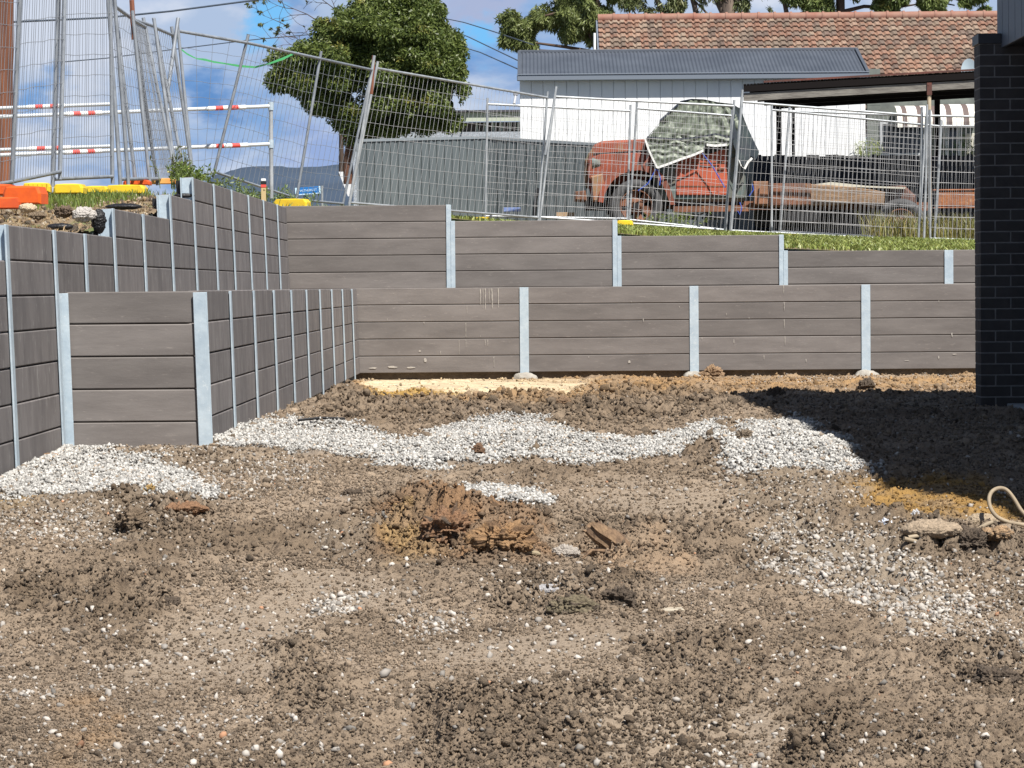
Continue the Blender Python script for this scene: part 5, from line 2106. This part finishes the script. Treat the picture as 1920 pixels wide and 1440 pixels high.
ra, A1 = barrier(-30, 212, 44, 44, [(204, 195), (282, 274)], [[(52, 122)], [(54, 132)]], 'farther pair of white pipe rails with red striped sleeves at left')
ra, A1 = barrier(-30, 508, 41.5, 43.5, [(220, 199), (292, 270)], [[(118, 184), (384, 458)], [(116, 184), (384, 462)]], 'long pair of pipe rails with striped sleeves ending at a post')
a, b = P(508, 198, 43.5), P(509, 372, 43.5)
MB().tube([a - A1, b - A1], .026, 10).build('post', M_galv_pipe, ra, smooth=True)
for y in (199, 270):
    c = P(508, y, 43.5)
    mb = MB().tube([c - A1 - Vector((0, 0, .05)), c - A1 + Vector((0, 0, .05))], .036, 10).build('clamp', M_galv, ra, smooth=True)

# green tape ribbon
mb = MB()
pts = [(328, 66), (336, 90), (350, 101), (368, 110), (384, 112), (400, 116), (420, 119), (450, 124), (478, 126), (505, 119), (530, 110), (545, 103), (556, 98)]
vs_ = []
o0 = P(440, 110, 42)
for i, p in enumerate(pts):
    w = 1.0 + 1.3 * abs(math.sin(i * 1.1))
    a, b = P(p[0], p[1] - w, 40.5 + i * .4), P(p[0] + 1, p[1] + w, 40.5 + i * .4 + .02)
    vs_ += [a - o0, b - o0]
mb.add(vs_, [(2 * i, 2 * i + 1, 2 * i + 3, 2 * i + 2) for i in range(len(pts) - 1)])
o = mb.build('marker_tape', mat('green_tape', (.12, .62, .22), .5, transl=.3))
o.location = o0
tag(o, 'bright green marker tape sagging between two mesh panels', 'tape')

# timber pole at the left edge
A, B_ = P(7, 343, 46), P(9, -420, 46)
mb = MB()
nn = 10
mb.tube([(A * (1 - t) + B_ * t) - A + Vector((.004 * math.sin(t * 40), 0, 0)) for t in np.linspace(-.1, 1, nn)], .125, 16)
o = mb.build('utility_pole', mat('rust_brown_timber', (.24, .085, .035), .85, (.10, .04, .025), 3, 7, (3, 3, .3), bump=.6, bscale=14), smooth=True)
o.location = A
tag(o, 'rust brown timber pole behind the mesh at the left edge', 'pole')


# plastic fence feet
def foot(px, py, Y, w, h, m, rot, label, group, ribs=False, d=.24):
    c = P(px, py, Y)
    s = F / Y
    W, H = w / s / 2, h / s
    mb = MB()
    prof = [(-W, 0), (-W, H * .55), (-W * .86, H * .95), (-W * .3, H), (W * .3, H), (W * .86, H * .95), (W, H * .55), (W, 0)]
    mb.prism(prof, d, off=-d / 2, bev=.02)
    if ribs:
        for k in range(6):
            x = -W * .8 + W * 1.6 * k / 5
            mb.box((x - .008, -d / 2 - .008, H * .1), (x + .008, -d / 2 + .01, H * .9), .003)
    o = mb.build('plastic_block', m)
    o.location = (c.x, c.y, c.z)
    o.rotation_euler = (0, 0, R(rot))
    return tag(o, label, 'fence block', group)


foot(48, 383, 27.5, 74, 34, M_orange, -8, 'bright orange foot block right of the lower one at the left edge', 'fence feet')
foot(8, 392, 25.5, 62, 22, M_orange, 10, 'lower orange foot block cut by the left edge before the wall', 'fence feet')
foot(6, 366, 29.5, 46, 20, M_orange, 0, 'orange foot block at the base of the timber pole', 'fence feet')
foot(70, 361, 30.6, 52, 18, M_yellow, 4, 'ribbed yellow foot block behind the orange one', 'fence feet', True)
foot(132, 363, 31.6, 56, 18, M_yellow, -3, 'plain yellow foot block at the pair of upright posts', 'fence feet')
foot(182, 362, 33.0, 44, 13, M_yellow, 2, 'short yellow foot block in the grass between two longer ones', 'fence feet')
foot(238, 363, 33.4, 74, 16, M_yellow, -4, 'long yellow foot block below the leaning bundle', 'fence feet')
foot(258, 347, 36.4, 50, 9, M_orange, 0, 'faded orange foot block behind the long yellow one', 'fence feet')
foot(310, 345, 37.4, 62, 10, mat('faded_yellow_plastic', L(222, 190, 110), .6, L(215, 140, 70), 3, 4), 2, 'faded pale yellow foot block beside the weeds', 'fence feet')
foot(548, 388, 44.5, 64, 15, M_yellow, -10, 'yellow foot block at the wall corner below the street sign', 'fence feet')
foot(905, 412, 57.5, 28, 5, M_yellow, 0, 'thin yellow foot block at the grey fence joint', 'fence feet')
foot(1172, 426, 56.5, 30, 13, M_yellow, -6, 'yellow foot block on grass before the truck wheel', 'fence feet')
foot(1480, 446, 56.0, 24, 7, M_yellow, 0, 'small yellow foot block right of the third wall step', 'fence feet')

# rocks and black geotextile behind the left wall
lump('rock', 52, 390, 34, 18, (.52, .42, .30), 'pale sandstone rock on the bank beside the orange foot', 'rock', 41, .16, Y=24.5)
lump('rock', 158, 400, 46, 26, (.46, .43, .40), 'large pale rounded rock behind the black fabric', 'rock', 42, .14, Y=24.0)
lump('clay_clod', 120, 395, 34, 18, (.14, .10, .07), 'dark earth lump between the two pale rocks', 'clod', 43, .35, Y=24.0)
lump('clay_clod', 72, 404, 30, 12, (.20, .15, .10), 'brown earth lump in front of the sandstone rock', 'clod', 44, .35, Y=22.6)
for (px, py, w, h, Y, lab) in ((186, 418, 26, 46, 24.1, 'black fabric bulging beside the first step post'), (112, 420, 50, 14, 23.2, 'black fabric fold along the first wall top'),
                               (232, 382, 70, 12, 26.8, 'black fabric fold along the second wall top'), 
                               (345, 361, 40, 10, 30.4, 'black fabric fold before the third step post')):
    o = lump('geotextile', px, py - h * .2 + (7 if w > 30 else 2), w, h, (.012, .012, .014), lab, 'fabric', int(px), .07, Y=Y, material=M_dark)

def bank_litter():
    n = 5500
    X = rng.uniform(-5.5, -3.05, n)
    Y = rng.uniform(18.5, 33, n)
    k = rng.random(n) < np.clip(1.2 - (-X - 3.0) * .55, .1, 1)
    X, Y = X[k], Y[k]
    n = len(X)
    Z = left_fine(X, Y)
    size = rng.lognormal(math.log(.012), .5, n).clip(.005, .035)
    pal = np.array([(.24, .17, .11), (.14, .10, .07), (.42, .36, .28), (.34, .24, .14), (.10, .08, .06)])
    c = pal[rng.integers(0, 5, n)] * rng.uniform(.7, 1.2, (n, 1))
    o = scatter('bank_rubble', rough_tmpl(ICO2, 77, .45), np.stack([X, Y, Z + size * .3], 1), size, .06, c, M_clod, flat=(1, .8, .6))
    tag(o, 'loose earth rubble and small stones on the left bank', 'rubble', kind='stuff')


bank_litter()

# street sign
c = P(578, 357, 95)
root = thing('street_sign', 'small blue street name sign on a post seen over the wall corner', 'street sign', (c.x, c.y, c.z))
s = F / 95
M_bl = mat('sign_blue', (.01, .14, .42), .5)
M_lt = mat('sign_pale', (.55, .75, .9), .5)
W, H = 46 / s, 13 / s
MB().box((-W / 2, 0, -H / 2), (W / 2, .02, H / 2), .004).build('plate', [M_bl], root).rotation_euler = (0, R(-4), 0)
mb = MB()
for (x0, x1, z0, z1) in ((-W / 2, W / 2, -H / 2 - .012, -H / 2 + .01), (-W / 2 - .02, -W / 2 + .03, -H / 2, H / 2), (W / 2 - .04, W / 2, -H / 2, H / 2)):
    mb.box((x0, -.008, z0), (x1, -.002, z1))
mb.build('border', M_lt, root).rotation_euler = (0, R(-4), 0)
cu = bpy.data.curves.new('lettering', 'FONT')
cu.body = 'WITHERS ST'
cu.size = .085
cu.align_x = 'CENTER'
cu.align_y = 'CENTER'
cu.extrude = .002
tmp = bpy.data.objects.new('tmp', cu)
COL.objects.link(tmp)
dg = bpy.context.evaluated_depsgraph_get()
me = bpy.data.meshes.new_from_object(tmp.evaluated_get(dg))
bpy.data.objects.remove(tmp)
me.materials.clear()
me.materials.append(M_lt)
lt = bpy.data.objects.new('lettering', me)
COL.objects.link(lt)
lt.parent = root
lt.location = (0, -.006, 0)
lt.rotation_euler = (R(90), R(-4), 0)
mb = MB().tube([(W / 2 + .04, .02, -2.5), (W / 2 + .04, .02, H / 2 + .03)], .032, 8)
mb.build('post', M_galv_pipe, root, smooth=True)

# back of a white road sign
c = P(644, 342, 80)
s = F / 80
mb = MB()
pts = [(-9, 20), (6, 20), (22, -6), (12, -26), (8, -26)]
mb.prism([(x / s, z / s) for x, z in pts], .01, off=0)
o = mb.build('road_sign', mat('sign_back', (.66, .67, .70), .5))
o.location = c
tag(o, 'tilted white sign plate beside the dense tree trunk', 'road sign')

# survey peg
c = P(494, 370, 43.3)
root = thing('survey_peg', 'wooden peg with white, black and red top at the wall corner', 'peg', c)
s = F / 43.3
MB().box((-.03, 0, -.25), (.03, .05, 18 / s), .004).build('stake', mat('peg_wood', (.50, .38, .20), .8), root)
MB().box((-.033, -.003, 18 / s + .001), (.033, .053, 24 / s), .004).build('red_band', M_red_p, root)
MB().box((-.034, -.004, 24 / s + .001), (.034, .054, 30 / s), .004).build('black_band', M_dark, root)
MB().box((-.030, 0, 30 / s + .001), (.030, .05, 35 / s), .006).build('white_tip', M_white_p, root)

# power pole and lines
A, B_ = P(771, 330, 130), P(777, -120, 130)
mb = MB().tube([(0, 0, -3), B_ - A], [.27, .20], 12)
o = mb.build('power_pole', mat('pale_pole', (.36, .38, .37), .8, (.25, .27, .27), 2, 5, (1, 1, .2)), smooth=True)
o.location = A
tag(o, 'pale power pole rising out of the dense tree', 'power pole')
M_line = mat('cable', (.05, .065, .09), .6)
for i, (pts, Y0, Y1, lab, r_) in enumerate((
        ([(-40, 44), (30, 41), (200, 33), (320, 21), (480, 0), (640, -24)], 60, 75, 'thick dark overhead cable across the upper left sky', .02),
        ([(120, 116), (200, 109), (330, 92), (460, 76), (500, 72), (590, 64)], 90, 110, 'thin overhead cable below the thick one', .016),
        ([(836, 35), (870, 42), (925, 59), (1000, 84)], 125, 92, 'highest of three cables running from the tree to the shed', .016),
        ([(846, 56), (880, 70), (970, 113), (1010, 130)], 125, 74, 'middle of three cables running from the tree to the shed', .016),
        ([(860, 86), (900, 98), (970, 129), (985, 135)], 125, 71, 'lowest of three cables running from the tree to the shed', .016))):
    o0 = P(*pts[0], Y0)
    w = [P(*p, Y0 + (Y1 - Y0) * k / (len(pts) - 1)) - o0 for k, p in enumerate(pts)]
    mb = MB().tube(w, r_, 6)
    o = mb.build('overhead_cable', M_line, smooth=True)
    o.location = o0
    tag(o, lab, 'cable', 'overhead cables')


# ------------------------------------------------------------------ trees
def crown(name, Y, blobs, n, size, cols, parent, depth=1.0, asp=.32, fill=.55, droop=.3, dens_noise=1.4, org=None, thr=-.12, clump=0, crad=18):
    """leaf faces spread through ellipsoids given in pixels (cx, cy, rx, ry)."""
    s = F / Y
    w = np.array([b[2] * b[3] for b in blobs], float)
    w /= w.sum()
    if clump:
        nb = []
        for b in blobs:
            for k in range(int(clump * (b[2] * b[3] / 3000) + 4)):
                dd = rng.normal(size=3)
                dd /= np.linalg.norm(dd)
                rr_ = rng.uniform(.4, 1.12)
                rc = rng.uniform(.8, 1.5) * crad
                nb.append((b[0] + dd[0] * rr_ * max(b[2] - rc * .6, 4), b[1] + dd[2] * rr_ * max(b[3] - rc * .6, 4), rc * 1.1, rc * .85, dd[1] * rr_ * (b[2] + b[3]) / 2 / s * depth))
        blobs = nb
        w = np.array([b[2] * b[3] for b in blobs], float)
        w /= w.sum()
    ids = rng.choice(len(blobs), n, p=w)
    d = rng.normal(size=(n, 3))
    d /= np.linalg.norm(d, axis=1)[:, None]
    rad = rng.random(n) ** fill
    B = np.array([[*P(b[0], b[1], Y + (b[4] if len(b) > 4 else 0)), b[2] / s, b[3] / s] for b in blobs])
    cen, rx, rz = B[ids, :3], B[ids, 3], B[ids, 4]
    off = d * rad[:, None]
    p = cen + off * np.stack([rx, (rx + rz) / 2 * depth, rz], 1)
    # uneven outline: remove leaves where clump noise is low
    m = perlin(p[:, 0] * dens_noise + 5, p[:, 2] * dens_noise) + perlin(p[:, 1] * dens_noise + 9, p[:, 0] * dens_noise + 3) + .6 * perlin(p[:, 2] * dens_noise * 2.2, p[:, 0] * dens_noise * 2.2 + 4)
    keep = m > (thr + .35 * (rad - .6))
    p, d, m = p[keep], d[keep], m[keep]
    n = len(p)
    # leaf directions: outward + droop + random
    ax = d * .7 + rng.normal(size=(n, 3)) * .6 + np.array([0, 0, -droop])
    ax /= np.linalg.norm(ax, axis=1)[:, None]
    sd_ = np.cross(ax, rng.normal(size=(n, 3)))
    sd_ /= np.linalg.norm(sd_, axis=1)[:, None]
    ln = size * rng.uniform(.6, 1.3, n)[:, None]
    hw = ln * asp / 2
    V = np.stack([p - ax * ln / 2, p + sd_ * hw, p + ax * ln / 2, p - sd_ * hw], 1).reshape(-1, 3)
    if org is not None:
        V = V - np.array(org)
    Fc = np.arange(n * 4).reshape(n, 4)
    t = rng.random(n)
    c = np.array(cols[0])[None] * (1 - t)[:, None] + np.array(cols[1])[None] * t[:, None]
    if len(cols) > 2:
        # new growth at the clump tips
        k = (sstep(.15, .75, m) * (d[:, 2] > -.2) * (rng.random(n) < .55))[:, None]
        c = c * (1 - k) + np.array(cols[2]) * k
    c = c * rng.uniform(.75, 1.2, n)[:, None]
    return npmesh(name, V, Fc, M_leaf, parent, col=np.repeat(c, 4, 0))


def limbs(Y, paths, parent, m, org, nm='trunk'):
    mb = MB()
    s = F / Y
    for pts in paths:
        w = [P(p[0], p[1], Y + (p[3] if len(p) > 3 else 0)) - org for p in pts]
        mb.tube(w, [p[2] / s for p in pts], 8)
    return mb.build(nm, m, parent, smooth=True)


# dense rounded tree
Y1 = 76
org = P(655, 330, Y1)
t1 = thing('dense_tree', 'dense rounded tree with bronze tipped leaves left of the shed', 'tree', org)
crown('crown', Y1, [(700, 62, 105, 70), (800, 70, 62, 82), (640, 120, 105, 72), (560, 128, 62, 40), (590, 155, 62, 36), (760, 150, 108, 100), (830, 120, 42, 80), (845, 165, 30, 70), (690, 40, 62, 48),
                     (775, 215, 80, 40), (830, 215, 35, 38), (620, 185, 45, 32), (720, 235, 40, 26), (790, 20, 42, 36), (530, 150, 34, 24), (655, 65, 55, 50), (850, 90, 18, 40), (650, 222, 40, 30), (692, 240, 46, 26), (600, 195, 38, 24), (668, 262, 18, 12), (570, 100, 30, 24), (745, 12, 34, 22)],
      230000, .105, [(.075, .11, .030), (.16, .20, .050), (.27, .245, .06)], t1, .9, asp=.34, org=org, fill=.42, thr=-.62, dens_noise=1.5, clump=26, crad=19)
limbs(Y1, [[(653, 345, 9), (652, 300, 9), (656, 270, 8), (650, 235, 9), (640, 200, 6), (610, 160, 4)], [(656, 275, 6), (668, 245, 6), (690, 210, 5), (720, 160, 3)],
           [(652, 262, 5), (630, 225, 5), (590, 185, 4), (560, 160, 2)], [(655, 250, 4), (700, 235, 5), (760, 215, 4), (800, 190, 3)],
           [(650, 240, 6), (645, 190, 6), (655, 140, 5), (670, 90, 3)], [(653, 255, 5), (620, 205, 5), (612, 165, 5), (600, 130, 3)]], t1, mat('reddish_bark', (.14, .06, .035), .9, (.05, .03, .022), 3, 6, bump=.6), org)
# trailing twigs of the tree to the left
Y2 = 100
org = P(640, 200, Y2)
t2 = thing('bare_tree', 'nearly bare twiggy tree reaching out left of the dense tree', 'tree', org)
tw = []
rt = random.Random(11)


def twig(px, py, ang, ln, r_, depth):
    pts = [(px, py, r_)]
    a = ang
    for k in range(4):
        a += rt.uniform(-.28, .28)
        px += ln / 4 * math.cos(a)
        py -= ln / 4 * math.sin(a)
        pts.append((px, py, max(.35, r_ * (1 - .2 * (k + 1))), rt.uniform(-.5, .5)))
        if depth > 0:
            twig(px, py, a + rt.choice((-1, 1)) * rt.uniform(.4, .9), ln * .55, r_ * .6, depth - 1)
    tw.append(pts)


twig(625, 50, 2.85, 110, 1.3, 2)
twig(625, 110, 2.75, 110, 1.4, 2)
twig(640, 30, 2.3, 70, 1.3, 2)
tw.append([(640, 330, 5), (640, 200, 4), (630, 110, 3), (628, 50, 2), (640, 20, 1)])
limbs(Y2, tw, t2, M_bark, org, 'branches')
crown('leaves', Y2, [(p[-1][0], p[-1][1], 5, 4) for p in tw[:60]], 700, .12, [(.10, .12, .04), (.16, .17, .06)], t2, asp=.4, org=org)

# eucalyptus left of tile roof
Y3 = 100
org = P(1085, 200, Y3)
t3 = thing('gum_tree', 'gum tree with drooping olive leaves at the left end of the tile roof', 'tree', org)
crown('crown', Y3, [(955, 50, 28, 34), (1000, 62, 42, 34), (1040, 40, 50, 44), (1080, 10, 60, 40), (1110, 40, 42, 40), (985, 80, 34, 20), (1100, -60, 90, 60), (1120, 75, 26, 16), (1150, -20, 40, 50), (1060, 60, 40, 24), (950, 78, 18, 14)],
      64000, .20, [(.13, .17, .055), (.22, .25, .09), (.34, .30, .07)], t3, .8, asp=.20, droop=.9, org=org, fill=.6, dens_noise=1.0)
limbs(Y3, [[(1135, 330, 7), (1128, 120, 6), (1105, 60, 4), (1060, 20, 3), (1020, 30, 2)], [(1128, 100, 4), (1060, 88, 3), (1000, 80, 2), (960, 70, 1)], [(1125, 60, 4), (1120, 0, 4), (1110, -60, 3)],
           [(1105, 95, 2), (1060, 96, 1.4), (1010, 93, .8)]], t3, M_bark, org)

# big gum behind the roof
Y4 = 110
org = P(1366, 150, Y4)
t4 = thing('gum_tree', 'tall gum tree with a thick dark trunk behind the tile roof', 'tree', org)
br = [[(1365, 300, 16), (1364, 30, 14), (1366, -40, 13), (1360, -140, 10)], [(1364, 40, 7), (1340, -10, 6), (1320, -60, 4)], [(1375, 20, 5), (1400, -30, 5), (1440, -90, 4)],
      [(1248, 300, 8), (1246, 30, 6), (1232, 0, 5), (1215, -50, 3)], [(1255, 60, 5), (1262, 0, 5), (1258, -60, 4)], [(1312, 60, 5), (1302, 10, 5), (1290, -30, 4)],
      [(1200, 40, 1.4), (1188, 20, 1.4), (1172, -10, 1)], [(1216, 40, 1.4), (1206, 10, 1.2), (1198, -10, 1)], [(1338, 38, 2), (1316, 15, 2), (1290, -10, 1.5)], [(1165, 42, 2), (1150, 32, 2), (1136, 25, 1)]]
limbs(Y4, br, t4, mat('gum_bark', (.07, .05, .045), .9, (.20, .155, .125), 2, 6, (1, 1, .4), bump=.5), org)
crown('crown', Y4, [(1260, 8, 34, 22), (1300, 14, 30, 18), (1330, -20, 60, 30), (1180, 5, 34, 18), (1230, -30, 60, 26), (1400, 10, 34, 18), (1420, -30, 60, 30), (1360, -120, 120, 60), (1240, -90, 80, 50), (1270, 30, 18, 8), (1430, 20, 20, 12), (1215, 22, 20, 10)],
      38000, .20, [(.10, .13, .055), (.20, .22, .10), (.25, .24, .09)], t4, .8, asp=.18, droop=.9, org=org, fill=.7, dens_noise=1.6)
Y5 = 104
org = P(1600, 150, Y5)
t5 = thing('gum_tree', 'broad leafy gum tree above the right half of the tile roof', 'tree', org)
limbs(Y5, [[(1478, 300, 6), (1478, 40, 5), (1470, 0, 4), (1455, -30, 3)], [(1580, 300, 10), (1575, -40, 8), (1560, -120, 5)], [(1560, 33, 4), (1580, 22, 4), (1620, 12, 3.4), (1680, 14, 2.4), (1720, 8, 1.4)],
           [(1500, 25, 2), (1540, 10, 3), (1580, -20, 4)], [(1700, -30, 3), (1740, 0, 2), (1790, 10, 1.2)]], t5, M_bark, org)
crown('crown', Y5, [(1540, 10, 38, 24), (1590, 2, 44, 20), (1660, 14, 44, 18), (1690, -8, 60, 30), (1740, 8, 46, 20), (1620, -40, 110, 40), (1800, 6, 28, 24), (1830, -20, 50, 30), (1848, 20, 16, 10), (1490, -10, 30, 24), (1700, -100, 150, 60), (1770, 22, 34, 8)],
      90000, .19, [(.12, .17, .055), (.21, .26, .085), (.30, .28, .08)], t5, .8, asp=.22, droop=.8, org=org, fill=.6, dens_noise=1.1)


# weeds on the bank, small shrubs
def weed(px, py, Y, n, h, cols, label, spread=.18, flowers=True):
    base = P(px, py, Y)
    root = thing('weed', label, 'plant', base)
    r_ = random.Random(int(px))
    mb = MB()
    pts, dirs = [], []
    for k in range(n):
        x, y = r_.gauss(0, spread), r_.gauss(0, spread)
        hh = h * r_.uniform(.5, 1.1)
        top = Vector((x * 1.3 + r_.gauss(0, .04), y, hh))
        mb.tube([(x, y, -.05), (x * 1.1, y, hh * .5), top], [.004, .003, .0015], 4, cap=False)
        for j in range(9):
            t = r_.uniform(.15, 1)
            pts.append((x + (top.x - x) * t, y, hh * t))
    mb.build('stem', mat('green_stem', (.12, .16, .05), .7), root)
    p = np.array(pts)
    n2 = len(p)
    ax = rng.normal(size=(n2, 3)) + np.array([0, 0, .5])
    ax /= np.linalg.norm(ax, axis=1)[:, None]
    sd_ = np.cross(ax, rng.normal(size=(n2, 3)))
    sd_ /= np.linalg.norm(sd_, axis=1)[:, None]
    ln = rng.uniform(.03, .07, n2)[:, None]
    V = np.stack([p, p + ax * ln * .5 + sd_ * ln * .16, p + ax * ln, p + ax * ln * .5 - sd_ * ln * .16], 1).reshape(-1, 3)
    t = rng.random(n2)[:, None]
    c = np.array(cols[0]) * (1 - t) + np.array(cols[1]) * t
    npmesh('leaves', V, np.arange(n2 * 4).reshape(-1, 4), M_leaf, root, col=np.repeat(c, 4, 0))
    if flowers:
        mb = MB()
        for k in range(4):
            q = pts[r_.randrange(len(pts))]
            mb.box((q[0] - .015, q[1] - .015, q[2]), (q[0] + .015, q[1] + .015, q[2] + .012), .004)
        mb.build('flower', mat('yellow_flower', (.7, .6, .25), .7), root)


weed(352, 346, 34.5, 60, .20, [(.09, .15, .03), (.20, .27, .06)], 'bushy green weed with small flowers at the foot of the leaning bundle', .075)
weed(334, 344, 35.5, 30, .34, [(.10, .10, .06), (.16, .18, .07)], 'taller purplish weed left of the bushy green one', .06, False)
weed(405, 352, 36.5, 20, .11, [(.10, .15, .04), (.22, .26, .08)], 'low weed before the slanted fence post', .08, False)
weed(473, 378, 43.5, 40, .20, [(.10, .16, .05), (.2, .26, .1)], 'pale green weed left of the survey peg', .14, False)
weed(535, 384, 46.0, 40, .20, [(.10, .16, .05), (.2, .26, .1)], 'pale green weed right of the slim rail post', .2, False)
weed(1630, 296, 70, 40, .35, [(.16, .22, .04), (.35, .38, .08)], 'yellow green shrub at the right end of the white shed', .12, False)
weed(1826, 305, 68, 90, .5, [(.06, .12, .03), (.14, .2, .05)], 'green shrub beside the pier under the striped awning', .2, False)
weed(1250, 424, 58.5, 40, .22, [(.12, .18, .03), (.26, .32, .07)], 'grassy weed tuft before the truck running board', .25, False)

n_things = len([o for o in COL.objects if o.parent is None])
print('top level', n_things, 'all', len(COL.objects))
